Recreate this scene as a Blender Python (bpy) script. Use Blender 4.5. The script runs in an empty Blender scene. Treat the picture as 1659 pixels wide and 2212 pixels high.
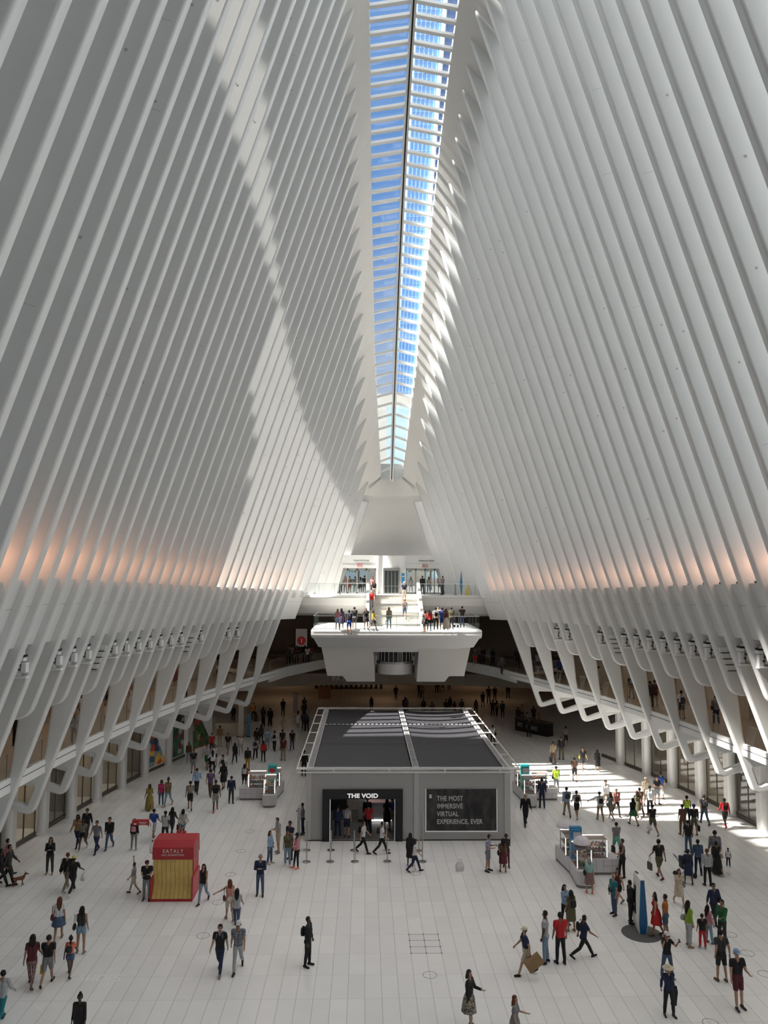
import bpy, bmesh, math, random
import numpy as np
from mathutils import Vector, Matrix
C = bpy.context.scene.collection
SC = bpy.context.scene
ORD = ['first', 'second', 'third', 'fourth', 'fifth', 'sixth', 'seventh', 'eighth', 'ninth', 'tenth', 'eleventh', 'twelfth', 'thirteenth', 'fourteenth', 'fifteenth', 'sixteenth',
       'seventeenth', 'eighteenth', 'nineteenth', 'twentieth'] + ['twenty-' + o for o in ('first', 'second', 'third', 'fourth', 'fifth', 'sixth', 'seventh', 'eighth', 'ninth')] + ['thirtieth', 'thirty-first']
R = math.radians
random.seed(7)

# ------------------------------------------------------------------ camera
def set_camera():
    W, H, F, VX, VY, ROLL = 1659, 2212, 1650.0, 789.0, 1240.0, R(0.3)
    cx, cy, c, s = W / 2, H / 2, math.cos(R(0.3)), math.sin(R(0.3))
    x, y = VX - cx, VY - cy
    vx, vy = x * c + y * s, -x * s + y * c
    pit = math.atan(vy / F)
    up = Vector((0, math.cos(pit), math.sin(pit)))
    ax = Vector((vx, -vy, F)).normalized()
    ax = (ax - up * ax.dot(up)).normalized()
    # right = up x ax in a left-handed (right, up, forward) frame
    rt = Vector((up.y * ax.z - up.z * ax.y, up.z * ax.x - up.x * ax.z, up.x * ax.y - up.y * ax.x))
    Rw = Vector((rt.x, ax.x, up.x)); Uw = Vector((rt.y, ax.y, up.y)); Fw = Vector((rt.z, ax.z, up.z))
    r = Rw * c + Uw * s
    u = Uw * c - Rw * s
    m = Matrix((r, u, -Fw)).transposed().to_4x4()
    m.translation = Vector((-2.4, 0, 14.2))
    cd = bpy.data.cameras.new('camera'); co = bpy.data.objects.new('camera', cd); C.objects.link(co)
    co.matrix_world = m
    cd.sensor_fit = 'HORIZONTAL'; cd.sensor_width = 36; cd.lens = 36 * F / W
    cd.clip_start = 0.1; cd.clip_end = 2000
    SC.camera = co
set_camera()

# ------------------------------------------------------------------ exposure, world, sun
SC.view_settings.view_transform = 'Standard'
SC.view_settings.look = 'None'
SC.view_settings.gamma = 1.0
SC.view_settings.use_curve_mapping = False
SC.view_settings.exposure = -0.32
SC.cycles.max_bounces = 5
SC.cycles.diffuse_bounces = 4
SC.cycles.glossy_bounces = 3
SC.cycles.transmission_bounces = 4
SC.cycles.transparent_max_bounces = 12
SC.cycles.caustics_reflective = False
SC.cycles.caustics_refractive = False
SC.cycles.sample_clamp_indirect = 6.0
SC.cycles.use_denoising = True
SC.cycles.use_adaptive_sampling = True
SC.cycles.adaptive_threshold = 0.02
SC.cycles.adaptive_min_samples = 16

def make_world():
    w = bpy.data.worlds.new('sky'); SC.world = w; w.use_nodes = True
    n, l = w.node_tree.nodes, w.node_tree.links
    n.clear()
    out = n.new('ShaderNodeOutputWorld'); bg = n.new('ShaderNodeBackground')
    tc = n.new('ShaderNodeTexCoord'); mp = n.new('ShaderNodeMapping'); mp.inputs['Scale'].default_value = (1.6, 2.2, 2.2)
    mp.inputs['Location'].default_value = (0.3, 0.9, 0.0)
    nz = n.new('ShaderNodeTexNoise'); nz.inputs['Scale'].default_value = 2.4; nz.inputs['Detail'].default_value = 6
    cr = n.new('ShaderNodeValToRGB')
    cr.color_ramp.elements[0].position = 0.50; cr.color_ramp.elements[0].color = (0.23, 0.46, 0.92, 1)
    cr.color_ramp.elements[1].position = 0.72; cr.color_ramp.elements[1].color = (0.95, 0.97, 1.0, 1)
    l.new(tc.outputs['Generated'], mp.inputs[0]); l.new(mp.outputs[0], nz.inputs[0]); l.new(nz.outputs[0], cr.inputs[0])
    sep = n.new('ShaderNodeSeparateXYZ'); l.new(tc.outputs['Generated'], sep.inputs[0])
    hr = n.new('ShaderNodeMapRange'); hr.inputs[1].default_value = 0.12; hr.inputs[2].default_value = 0.42
    l.new(sep.outputs[2], hr.inputs[0])
    mx = n.new('ShaderNodeMix'); mx.data_type = 'RGBA'
    l.new(hr.outputs[0], mx.inputs[0]); mx.inputs[6].default_value = (0.86, 0.92, 0.98, 1); l.new(cr.outputs[0], mx.inputs[7])
    # unseen sky brightened outside the strip straight ahead, added to light the hall
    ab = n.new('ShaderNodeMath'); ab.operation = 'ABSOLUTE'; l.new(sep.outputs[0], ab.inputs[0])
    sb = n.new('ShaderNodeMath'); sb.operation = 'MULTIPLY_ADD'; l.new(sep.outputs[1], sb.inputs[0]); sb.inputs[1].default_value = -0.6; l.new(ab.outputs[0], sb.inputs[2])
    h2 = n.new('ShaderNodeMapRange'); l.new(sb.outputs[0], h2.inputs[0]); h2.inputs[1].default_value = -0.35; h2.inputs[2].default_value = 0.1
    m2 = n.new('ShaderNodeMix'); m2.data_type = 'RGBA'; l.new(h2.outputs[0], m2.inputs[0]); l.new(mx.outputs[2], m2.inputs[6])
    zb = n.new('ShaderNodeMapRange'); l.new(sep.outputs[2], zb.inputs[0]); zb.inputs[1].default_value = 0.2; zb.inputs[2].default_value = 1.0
    zb.inputs[3].default_value = SKY_FILL * 0.7; zb.inputs[4].default_value = SKY_FILL * 2.6
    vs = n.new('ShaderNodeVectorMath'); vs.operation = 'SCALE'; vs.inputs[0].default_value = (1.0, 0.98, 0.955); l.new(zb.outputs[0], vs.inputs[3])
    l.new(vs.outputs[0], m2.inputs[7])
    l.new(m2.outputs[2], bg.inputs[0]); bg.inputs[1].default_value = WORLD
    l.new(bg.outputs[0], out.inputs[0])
WORLD, SKY_FILL, LAMP_W = 0.9, 2.3, 21.0
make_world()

def add_light(name, kind, loc, energy, color=(1, 1, 1), **kw):
    ld = bpy.data.lights.new(name, kind); lo = bpy.data.objects.new(name, ld); C.objects.link(lo)
    lo.location = loc; ld.energy = energy; ld.color = color
    rot = kw.pop('rot', None)
    if rot: lo.rotation_euler = rot
    for k, v in kw.items(): setattr(ld, k, v)
    return lo
SUN_DIR = Vector((1.0, 0.10, -1.16))
sun = add_light('sun', 'SUN', (-60, 40, 90), 90.0, (1.0, 0.96, 0.88), angle=R(0.6))
sun.rotation_euler = SUN_DIR.to_track_quat('-Z', 'Y').to_euler()

# ------------------------------------------------------------------ materials
MATS = {}
def M(name, col=(0.8, 0.8, 0.8), rough=0.6, metal=0.0, emit=None, es=1.0, noise=0.0, nscale=3.0, alpha=None, spec=None):
    if name in MATS: return MATS[name]
    m = bpy.data.materials.new(name); m.use_nodes = True; MATS[name] = m
    n, l = m.node_tree.nodes, m.node_tree.links
    b = n['Principled BSDF']
    b.inputs['Base Color'].default_value = (*col, 1); b.inputs['Roughness'].default_value = rough
    b.inputs['Metallic'].default_value = metal
    if spec is not None: b.inputs['Specular IOR Level'].default_value = spec
    if emit:
        b.inputs['Emission Color'].default_value = (*emit, 1); b.inputs['Emission Strength'].default_value = es
    if noise:
        tc = n.new('ShaderNodeTexCoord'); nz = n.new('ShaderNodeTexNoise'); nz.inputs['Scale'].default_value = nscale
        nz.inputs['Detail'].default_value = 4
        cr = n.new('ShaderNodeValToRGB')
        cr.color_ramp.elements[0].color = (*[max(0, c * (1 - noise)) for c in col], 1)
        cr.color_ramp.elements[1].color = (*[min(1, c * (1 + noise)) for c in col], 1)
        cr.color_ramp.elements[0].position = 0.3; cr.color_ramp.elements[1].position = 0.7
        l.new(tc.outputs['Object'], nz.inputs[0]); l.new(nz.outputs[0], cr.inputs[0]); l.new(cr.outputs[0], b.inputs['Base Color'])
    return m

def glass_mat(name, tint=(0.93, 0.97, 0.96), gloss=0.10):
    m = bpy.data.materials.new(name); m.use_nodes = True; MATS[name] = m
    n, l = m.node_tree.nodes, m.node_tree.links; n.clear()
    o = n.new('ShaderNodeOutputMaterial'); t = n.new('ShaderNodeBsdfTransparent'); g = n.new('ShaderNodeBsdfGlossy'); x = n.new('ShaderNodeMixShader')
    t.inputs[0].default_value = (*tint, 1); g.inputs['Roughness'].default_value = 0.03
    x.inputs[0].default_value = gloss
    l.new(t.outputs[0], x.inputs[1]); l.new(g.outputs[0], x.inputs[2]); l.new(x.outputs[0], o.inputs[0])
    return m
GLASS = glass_mat('clear_glass')
SHOPGLASS = glass_mat('shop_glass', (0.84, 0.87, 0.84), 0.12)
SKYGLASS = glass_mat('skylight_glass', (0.90, 0.95, 0.99), 0.04)

WHITE = M('white_painted_steel', (0.71, 0.715, 0.71), 0.42, noise=0.02, nscale=0.6)
WHITE2 = M('white_plaster', (0.63, 0.62, 0.60), 0.6, noise=0.02, nscale=0.8)
FASC = M('fascia_white', (0.82, 0.83, 0.83), 0.35)
DARK = M('dark_metal', (0.02, 0.02, 0.022), 0.5)
BLACK = M('black_gloss', (0.006, 0.006, 0.008), 0.35)
GREY = M('grey_metal', (0.42, 0.42, 0.42), 0.4, 0.6)
STEEL = M('brushed_steel', (0.45, 0.45, 0.44), 0.32, 0.9)
JOINT = M('joint_grey', (0.42, 0.42, 0.42), 0.7)
BEIGE = M('beige_plaster', (0.50, 0.44, 0.36), 0.7, noise=0.05)
TAN = M('tan_stone_floor', (0.42, 0.33, 0.24), 0.35, noise=0.06)

def floor_mat():
    m = bpy.data.materials.new('white_marble_tiles'); m.use_nodes = True
    n, l = m.node_tree.nodes, m.node_tree.links; b = n['Principled BSDF']
    tc = n.new('ShaderNodeTexCoord'); sp = n.new('ShaderNodeSeparateXYZ'); l.new(tc.outputs['Object'], sp.inputs[0])
    def math_(op, a, bb=None, v=None):
        q = n.new('ShaderNodeMath'); q.operation = op
        if hasattr(a, 'type'): l.new(a, q.inputs[0])
        else: q.inputs[0].default_value = a
        if bb is not None:
            if hasattr(bb, 'type'): l.new(bb, q.inputs[1])
            else: q.inputs[1].default_value = bb
        return q.outputs[0]
    tx = math_('DIVIDE', math_('ADD', sp.outputs[0], 57.8), 0.578)
    ty = math_('DIVIDE', math_('ADD', sp.outputs[1], 60 * 1.52 - 29.92), 1.52)
    fx, fy = math_('FRACT', tx), math_('FRACT', ty)
    def edge(f, w):
        a = math_('MINIMUM', f, math_('SUBTRACT', 1.0, f))
        mr = n.new('ShaderNodeMapRange'); l.new(a, mr.inputs[0]); mr.inputs[1].default_value = 0.0; mr.inputs[2].default_value = w
        mr.inputs[3].default_value = 1.0; mr.inputs[4].default_value = 0.0
        return mr.outputs[0]
    ex = edge(fx, 0.022); ey = math_('MULTIPLY', edge(fy, 0.012), 0.35)
    e = math_('MAXIMUM', ex, ey)
    cb = n.new('ShaderNodeCombineXYZ'); l.new(math_('FLOOR', tx), cb.inputs[0]); l.new(math_('FLOOR', ty), cb.inputs[1])
    wn = n.new('ShaderNodeTexWhiteNoise'); l.new(cb.outputs[0], wn.inputs[0])
    mr = n.new('ShaderNodeMapRange'); l.new(wn.outputs[0], mr.inputs[0]); mr.inputs[3].default_value = 0.93; mr.inputs[4].default_value = 1.0
    nz = n.new('ShaderNodeTexNoise'); nz.inputs['Scale'].default_value = 1.3; nz.inputs['Detail'].default_value = 5
    l.new(tc.outputs['Object'], nz.inputs[0])
    m2 = n.new('ShaderNodeMapRange'); l.new(nz.outputs[0], m2.inputs[0]); m2.inputs[3].default_value = 0.94; m2.inputs[4].default_value = 1.04
    v = math_('MULTIPLY', mr.outputs[0], m2.outputs[0])
    mx = n.new('ShaderNodeMix'); mx.data_type = 'RGBA'; l.new(e, mx.inputs[0])
    vc = n.new('ShaderNodeVectorMath'); vc.operation = 'SCALE'; vc.inputs[0].default_value = (0.88, 0.87, 0.86); l.new(v, vc.inputs[3])
    l.new(vc.outputs[0], mx.inputs[6]); mx.inputs[7].default_value = (0.34, 0.33, 0.32, 1)
    l.new(mx.outputs[2], b.inputs['Base Color'])
    b.inputs['Roughness'].default_value = 0.28; b.inputs['Specular IOR Level'].default_value = 0.4
    return m
FLOORM = floor_mat()

# ------------------------------------------------------------------ object helpers
def props(o, label=None, cat=None, group=None, kind=None):
    if label: o['label'] = label
    if cat: o['category'] = cat
    if group: o['group'] = group
    if kind: o['kind'] = kind
    return o
def empty(name, loc=(0, 0, 0), rz=0.0, label=None, cat=None, group=None, kind=None):
    o = bpy.data.objects.new(name, None); C.objects.link(o); o.location = loc; o.rotation_euler = (0, 0, rz)
    o.empty_display_size = 0.1
    return props(o, label, cat, group, kind)
class MB:
    """collects shapes that become ONE mesh object"""
    def __init__(s): s.v = []; s.f = []; s.m = []; s.mats = []
    def _mi(s, m):
        if m is None: return 0
        if m not in s.mats: s.mats.append(m)
        return s.mats.index(m)
    def add(s, vs, fs, m=None):
        o = len(s.v); i = s._mi(m); s.v += [tuple(v) for v in vs]
        for f in fs: s.f.append(tuple(o + k for k in f)); s.m.append(i)
    def box(s, x0, x1, y0, y1, z0, z1, m=None):
        s.add([(x0, y0, z0), (x1, y0, z0), (x1, y1, z0), (x0, y1, z0), (x0, y0, z1), (x1, y0, z1), (x1, y1, z1), (x0, y1, z1)],
              [(0, 3, 2, 1), (4, 5, 6, 7), (0, 1, 5, 4), (1, 2, 6, 5), (2, 3, 7, 6), (3, 0, 4, 7)], m)
    def tube(s, p, q, r0, r1=None, n=10, m=None, caps=True):
        p, q = Vector(p), Vector(q); r1 = r0 if r1 is None else r1
        d = (q - p).normalized(); a = d.orthogonal().normalized(); b = d.cross(a)
        vs = [p + (a * math.cos(t) + b * math.sin(t)) * r0 for t in [2 * math.pi * i / n for i in range(n)]]
        vs += [q + (a * math.cos(t) + b * math.sin(t)) * r1 for t in [2 * math.pi * i / n for i in range(n)]]
        fs = [(i, (i + 1) % n, n + (i + 1) % n, n + i) for i in range(n)]
        if caps: fs += [tuple(range(n))[::-1], tuple(range(n, 2 * n))]
        s.add(vs, fs, m)
    def path(s, pts, r, n=8, m=None):
        for a, b in zip(pts, pts[1:]): s.tube(a, b, r, r, n, m)
        for p in pts[1:-1]: s.ball(p, r, r, r, 6, m)
    def ball(s, c, rx, ry, rz, n=10, m=None):
        vs, fs = [], []; k = max(4, n // 2 + 1)
        for j in range(k + 1):
            ph = math.pi * j / k
            for i in range(n):
                t = 2 * math.pi * i / n
                vs.append((c[0] + rx * math.sin(ph) * math.cos(t), c[1] + ry * math.sin(ph) * math.sin(t), c[2] + rz * math.cos(ph)))
        for j in range(k):
            for i in range(n): fs.append((j * n + i, (j + 1) * n + i, (j + 1) * n + (i + 1) % n, j * n + (i + 1) % n))
        s.add(vs, fs, m)
    def lathe(s, prof, c=(0, 0, 0), n=20, m=None):
        vs, fs = [], []
        for r, z in prof:
            for i in range(n):
                t = 2 * math.pi * i / n; vs.append((c[0] + r * math.cos(t), c[1] + r * math.sin(t), c[2] + z))
        for j in range(len(prof) - 1):
            for i in range(n): fs.append((j * n + i, j * n + (i + 1) % n, (j + 1) * n + (i + 1) % n, (j + 1) * n + i))
        s.add(vs, fs, m)
    def prism(s, poly, axis, a0, a1, m=None):
        """poly of 2-tuples extruded along axis 'x','y' or 'z'"""
        def p3(p, a): return {'x': (a, p[0], p[1]), 'y': (p[0], a, p[1]), 'z': (p[0], p[1], a)}[axis]
        n = len(poly); vs = [p3(p, a0) for p in poly] + [p3(p, a1) for p in poly]
        fs = [tuple(range(n))[::-1], tuple(range(n, 2 * n))] + [(i, (i + 1) % n, n + (i + 1) % n, n + i) for i in range(n)]
        s.add(vs, fs, m)
    def sweep(s, rings, closed=True, caps=True, m=None):
        n = len(rings[0]); vs = [v for r in rings for v in r]; fs = []
        for j in range(len(rings) - 1):
            for i in range(n if closed else n - 1):
                fs.append((j * n + i, j * n + (i + 1) % n, (j + 1) * n + (i + 1) % n, (j + 1) * n + i))
        if caps and closed:
            fs += [tuple(range(n))[::-1], tuple(range((len(rings) - 1) * n, len(rings) * n))]
        s.add(vs, fs, m)
    def build(s, name, mat=None, parent=None, smooth=False, bevel=0, fix=True):
        me = bpy.data.meshes.new(name); me.from_pydata(s.v, [], s.f)
        mats = s.mats or [mat or WHITE]
        for m in mats: me.materials.append(m)
        me.polygons.foreach_set('material_index', s.m)
        if fix:
            bm = bmesh.new(); bm.from_mesh(me); bmesh.ops.recalc_face_normals(bm, faces=bm.faces[:]); bm.to_mesh(me); bm.free()
        if smooth: me.polygons.foreach_set('use_smooth', [True] * len(me.polygons))
        o = bpy.data.objects.new(name, me); C.objects.link(o)
        if parent: o.parent = parent
        if bevel:
            b = o.modifiers.new('b', 'BEVEL'); b.width = bevel; b.segments = 2; b.limit_method = 'ANGLE'
        return o
def one(name, fn, mat, parent=None, **k):
    m = MB(); fn(m); return m.build(name, mat, parent, **k)
def struct(o): o['kind'] = 'structure'; return o
def text(body, size, loc, rot, mat, name='lettering', parent=None, ext=0.01, align='LEFT', sx=1.0, offset=0.0, spacing=1.0):
    c = bpy.data.curves.new(name, 'FONT'); c.body = body; c.size = size; c.extrude = ext; c.align_x = align; c.offset = offset
    c.space_character = spacing
    t = bpy.data.objects.new(name, c); C.objects.link(t)
    dg = bpy.context.evaluated_depsgraph_get(); me = bpy.data.meshes.new_from_object(t.evaluated_get(dg))
    bpy.data.objects.remove(t)
    o = bpy.data.objects.new(name, me); C.objects.link(o); me.materials.clear(); me.materials.append(mat)
    o.location = loc; o.rotation_euler = rot; o.scale = (sx, 1, 1)
    if parent: o.parent = parent
    return o
def copy_tree(o, parent=None):
    c = o.copy(); C.objects.link(c)
    if parent: c.parent = parent
    for ch in list(o.children): copy_tree(ch, c)
    return c
def curve2d(loops, half, bevel, name):
    """filled 2D outline (outer loop then holes) in local XY, extruded along local Z -> mesh"""
    c = bpy.data.curves.new(name, 'CURVE'); c.dimensions = '2D'; c.fill_mode = 'BOTH'
    for lp in loops:
        sp = c.splines.new('POLY'); sp.points.add(len(lp) - 1)
        for p, q in zip(sp.points, lp): p.co = (q[0], q[1], 0, 1)
        sp.use_cyclic_u = True
    c.extrude = half - bevel; c.bevel_depth = bevel; c.bevel_resolution = 3; c.offset = -bevel
    t = bpy.data.objects.new(name, c); C.objects.link(t)
    dg = bpy.context.evaluated_depsgraph_get(); me = bpy.data.meshes.new_from_object(t.evaluated_get(dg))
    bpy.data.objects.remove(t); bpy.data.curves.remove(c)
    return me
def rnd(poly, radii, seg=5):
    """round polygon corners"""
    out = []; n = len(poly)
    for i in range(n):
        r = radii[i] if isinstance(radii, (list, tuple)) else radii
        p = Vector(poly[i]); a = Vector(poly[i - 1]); b = Vector(poly[(i + 1) % n])
        if r <= 0: out.append(tuple(p)); continue
        u = (a - p); w = (b - p); lu, lw = u.length, w.length; u.normalize(); w.normalize()
        d = min(r, lu * 0.49, lw * 0.49)
        s0, s1 = p + u * d, p + w * d
        for k in range(seg + 1):
            t = k / seg; out.append(tuple(s0 * (1 - t) ** 2 + p * 2 * t * (1 - t) + s1 * t * t))
    return out
# ------------------------------------------------------------------ plan and section of the hall (metres)
def ip(Y, xs, ys):
    return float(np.interp(Y, xs, ys))
AX = [28, 33.6, 36.6, 39.7, 42.7, 45.8, 48.8, 51.8, 54.9, 57.9, 60.8, 64, 67, 70, 71.6, 73]
AV = [13.5, 13.4, 13.25, 13.02, 12.7, 12.3, 11.8, 11.22, 10.55, 9.75, 8.85, 7.92, 6.8, 5.55, 4.85, 4.2]
ZX = [28, 36.6, 48.8, 64, 72]; ZV = [14.0, 13.76, 13.37, 12.86, 12.5]
TX = [28, 33, 38.2, 42.7, 47.3, 51.8, 56.4, 61, 65.5, 70.1, 71.6]
TZ = [45.6, 45.1, 44.0, 42.6, 40.9, 38.4, 35.5, 31.9, 27.7, 22.6, 21.0]
TW = [3.3, 3.25, 3.2, 3.1, 3.0, 2.9, 2.75, 2.55, 2.35, 2.2, 2.1]
def mir(Y): return Y if Y >= 28 else 56 - Y
def A(Y): return ip(mir(Y), AX, AV)
def ZL(Y): return ip(mir(Y), ZX, ZV)
def XT(Y): return ip(mir(Y), TX, TW)
def ZT(Y): return ip(mir(Y), TX, TZ)
def front(Y, z): return A(Y) + 0.355 * (ZL(Y) - z)          # rib front line below the ledge
def xb(Y):                                                 # walkway edge
    return front(Y, 5.9) + 0.35
SK = [(28, 2.55), (38, 2.42), (42, 2.32), (50, 2.2), (56, 1.98), (60, 1.82), (62, 1.72), (66, 1.4), (69, 1.12), (70.4, 1.0)]
def SW(Y): return ip(mir(Y), [a for a, b in SK], [b for a, b in SK])
def SZ(Y): return ZT(Y) + 0.75
RIB_S = 1.52
def ribY(i): return 64 - RIB_S * i

# ------------------------------------------------------------------ ground and floors
fl = one('floor', lambda m: m.box(-34, 34, -30, 108, -0.4, 0.0), FLOORM); struct(fl)
# ribs
wallL = empty('wall_left', kind='structure'); wallR = empty('wall_right', kind='structure')
def mirror_mesh(me):
    m2 = me.copy(); m2.transform(Matrix.Scale(-1, 4, (1, 0, 0))); m2.flip_normals(); return m2
def rib_mesh(Y, leg, stop=None):
    zl, a, xt, zt = ZL(Y), A(Y), XT(Y), ZT(Y)
    f = lambda z: front(Y, z)
    D = 1.35
    tip = (xt, zt)
    if stop is not None:                                       # ribs that land on the upper platform
        outer = [tip, (a, zl), (f(stop), stop), (f(stop) + D, stop), (a + D, zl), (xt + D, zt + 0.1)]
        loops = [outer]
    elif leg:
        outer = [tip, (a, zl), (f(3.5), 3.5), (f(3.5) + 3.55, 4.45), (f(3.5) + 3.55, 5.42), (f(5.42) + 0.52, 5.42), (f(6.2) + 0.52, 6.2), (f(9.3) + 1.3, 9.3), (a + D, zl), (xt + D, zt + 0.1)]
        outer = rnd(outer, [0, 0, 0.38, 0.1, 0.1, 0.05, 0.3, 1.2, 0, 0])
        hole = [(f(4.82) + 0.42, 4.82), (f(3.93) + 0.42, 3.93), (f(3.5) + 2.75, 4.78)]
        hole = rnd(hole[::-1], [0.15, 0.14, 0.14])
        loops = [outer, hole]
    else:
        zb = 8.55
        outer = [tip, (a, zl), (f(zb), zb), (f(zb) + 1.0, zb - 0.1), (f(9.9) + D, 9.9), (a + D, zl), (xt + D, zt + 0.1)]
        loops = [rnd(outer, [0, 0, 0.8, 0.6, 0.2, 0, 0])]
    me = curve2d(loops, 0.19, 0.09, 'rib')
    # curve local XY -> world XZ
    me.transform(Matrix(((1, 0, 0, 0), (0, 0, -1, 0), (0, 1, 0, 0), (0, 0, 0, 1))))
    me.materials.clear(); me.materials.append(WHITE)
    return me
for i in range(-5, 53):
    Y = ribY(i); leg = (i % 2 == 1)
    stop = 12.2 if i <= 0 else None
    me = rib_mesh(Y, leg, stop); mm = mirror_mesh(me)
    for side, parent, data in ((1, wallR, me), (-1, wallL, mm)):
        o = bpy.data.objects.new('rib', data); C.objects.link(o); o.parent = parent; o.location = (0, Y, 0)
# joint lines and bolt dots on the rib sides
def rib_marks(side, parent):
    rr = random.Random(3 + side)
    m = MB()
    for i in range(-4, 36):
        Y = ribY(i) - 0.193
        for k in range(2 if i % 3 else 3):
            t = rr.uniform(0.08, 0.85)
            x = A(Y) + (XT(Y) - A(Y)) * t + 0.22; z = ZL(Y) + (ZT(Y) - ZL(Y)) * t
            if k == 0:
                m.add([(side * x, Y, z), (side * (x + 0.75), Y, z + 0.23), (side * (x + 0.75), Y, z + 0.245), (side * x, Y, z + 0.015)], [(0, 1, 2, 3)])
            else:
                c = (side * (x + 0.25), Y, z); n = 10
                m.add([(c[0] + 0.05 * math.cos(6.283 * q / n), Y - 0.004, c[2] + 0.05 * math.sin(6.283 * q / n)) for q in range(n)], [tuple(range(n))])
    m.build('rib_joints', JOINT, parent, fix=False)
rib_marks(1, wallR); rib_marks(-1, wallL)

YS = [-17.12 + 1.52 * k for k in range(55)] + [66]
def sweep_side(name, sec, side, ys, mat, parent, smooth=False):
    m = MB(); m.sweep([[(side * x, y, z) for x, z in sec(y)] for y in ys], m=None)
    return m.build(name, mat, parent, smooth=smooth)
for side, parent in ((-1, wallL), (1, wallR)):
    # ring beam between the ribs
    def ring(y):
        a, zl = A(y), ZL(y); f = lambda z: front(y, z)
        zb = zl - 2.42
        return [(a + 0.33, zl), (f(zb) + 0.33, zb), (f(zb) + 1.5, zb), (a + 1.5, zl)]
    sweep_side('ring_beam', ring, side, YS, WHITE, parent)
    def seam(y):
        zc = ZL(y) - 0.95; x = front(y, zc) + 0.322
        return [(x, zc), (x, zc - 0.02), (x + 0.02, zc - 0.02), (x + 0.02, zc)]
    sweep_side('ring_beam_joint', seam, side, YS, JOINT, parent)
    # mezzanine slab + fascia
    def slab(y): return [(xb(y) + 0.02, 5.72), (26, 5.72), (26, 5.4), (xb(y) + 0.02, 5.4)]
    sweep_side('walkway_slab', slab, side, YS, FASC, parent)
    def fas(y): return [(xb(y), 5.95), (xb(y), 5.72), (xb(y) + 0.16, 5.72), (xb(y) + 0.16, 5.95)]
    sweep_side('fascia_strip', fas, side, YS, FASC, parent)
    def fas1(y): return [(xb(y) - 0.012, 5.72), (xb(y) - 0.012, 5.695), (xb(y) + 0.2, 5.69), (xb(y) + 0.2, 5.72)]
    sweep_side('fascia_groove', fas1, side, YS, DARK, parent)
    def fas2(y): return [(xb(y), 5.69), (xb(y) - 0.01, 5.38), (xb(y) + 0.16, 5.36), (xb(y) + 0.16, 5.69)]
    sweep_side('fascia_panel', fas2, side, YS, FASC, parent)
    def wfl(y): return [(xb(y) + 0.16, 5.74), (24, 5.74), (24, 5.725), (xb(y) + 0.16, 5.725)]
    sweep_side('walkway_floor', wfl, side, YS, TAN, parent)
    # ceiling above the walkway
    def wce(y):
        z = ZL(y) - 2.42
        return [(front(y, z) + 1.2, z), (24, z), (24, z + 0.5), (front(y, z) + 1.2, z + 0.5)]
    sweep_side('walkway_ceiling', wce, side, YS, BEIGE, parent)
    def wback(y): return [(xb(y) + 5.0, 5.7), (xb(y) + 5.3, 5.7), (xb(y) + 5.3, 11.8), (xb(y) + 5.0, 11.8)]
    sweep_side('walkway_shop_wall', wback, side, YS, BEIGE, parent)

SIDEGLASS = {-1: glass_mat('side_glass_west', (0.26, 0.26, 0.26), 0.03), 1: glass_mat('side_glass_east', (0.52, 0.52, 0.52), 0.03)}  # tints unequal by side, set to dim the daylight coming through
YG = [-17.12 + 1.52 * k for k in range(59)]
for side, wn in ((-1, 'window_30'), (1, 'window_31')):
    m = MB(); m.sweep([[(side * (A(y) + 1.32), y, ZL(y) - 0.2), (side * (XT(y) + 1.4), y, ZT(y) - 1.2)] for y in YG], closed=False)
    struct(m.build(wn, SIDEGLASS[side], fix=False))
# spine shells beside the skylight (ceiling)
ceil = empty('ceiling', kind='structure')
YC = [-14 + 1.52 * k for k in range(56)] + [71.6, 72.4]
for side in (-1, 1):
    def shell(y):
        xt, zt, sw, sz = XT(y), ZT(y), SW(y), SZ(y)
        k = 0.62
        return [(sw, sz + 0.7), (sw, sz + 0.12), (sw + 0.1, sz), (xt + 0.02, zt - 0.05),
                (xt + 1.6, zt - 1.9), (xt + 1.75, zt + 0.4), (sw + 0.6, sz + 1.1)]
    sweep_side('spine_shell', shell, side, [y for y in YC if y < 70.3] + [70.3], WHITE2, ceil, smooth=False)

# ------------------------------------------------------------------ skylight
sky = empty('window_1', (0, 0, 0), kind='structure')
n_bar = 0
for k in range(84):
    Y = 70.1 - 0.76 * k
    if Y < 7.5: break
    w, z = SW(Y) + 0.1, SZ(Y) + 0.25
    m = MB()
    for s in (-1, 1):
        m.sweep([[(s * x, Y + dy, z + (0.42 if x < 0.2 else 0.0) + dz) for dy, dz in ((-0.135, -0.09), (0.135, -0.09), (0.135, 0.09), (-0.135, 0.09))] for x in (0.12, w)])
    m.build('skylight_bar', WHITE, sky)
YK = [8 + 1.52 * k for k in range(41)] + [71.0]
def ridge(x0, x1, z0, z1, name, mat):
    m = MB()
    for s in (-1, 1):
        m.sweep([[(s * x0, y, SZ(y) + z0), (s * x1, y, SZ(y) + z0), (s * x1, y, SZ(y) + z1), (s * x0, y, SZ(y) + z1)] for y in YK])
    m.build(name, mat, sky)
ridge(0.05, 0.17, 0.44, 0.72, 'ridge_rail', WHITE)
m = MB(); m.sweep([[(-0.05, y, SZ(y) + 0.66), (0.05, y, SZ(y) + 0.66), (0.05, y, SZ(y) + 0.72), (-0.05, y, SZ(y) + 0.72)] for y in YK]); m.build('ridge_gap', DARK, sky)
m = MB()
for s in (-1, 1):
    m.sweep([[(s * 0.15, y, SZ(y) + 0.78), (s * (SW(y) + 0.3), y, SZ(y) + 0.40)] for y in YK], closed=False)
m.build('glazing', SKYGLASS, sky, fix=False)

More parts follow.
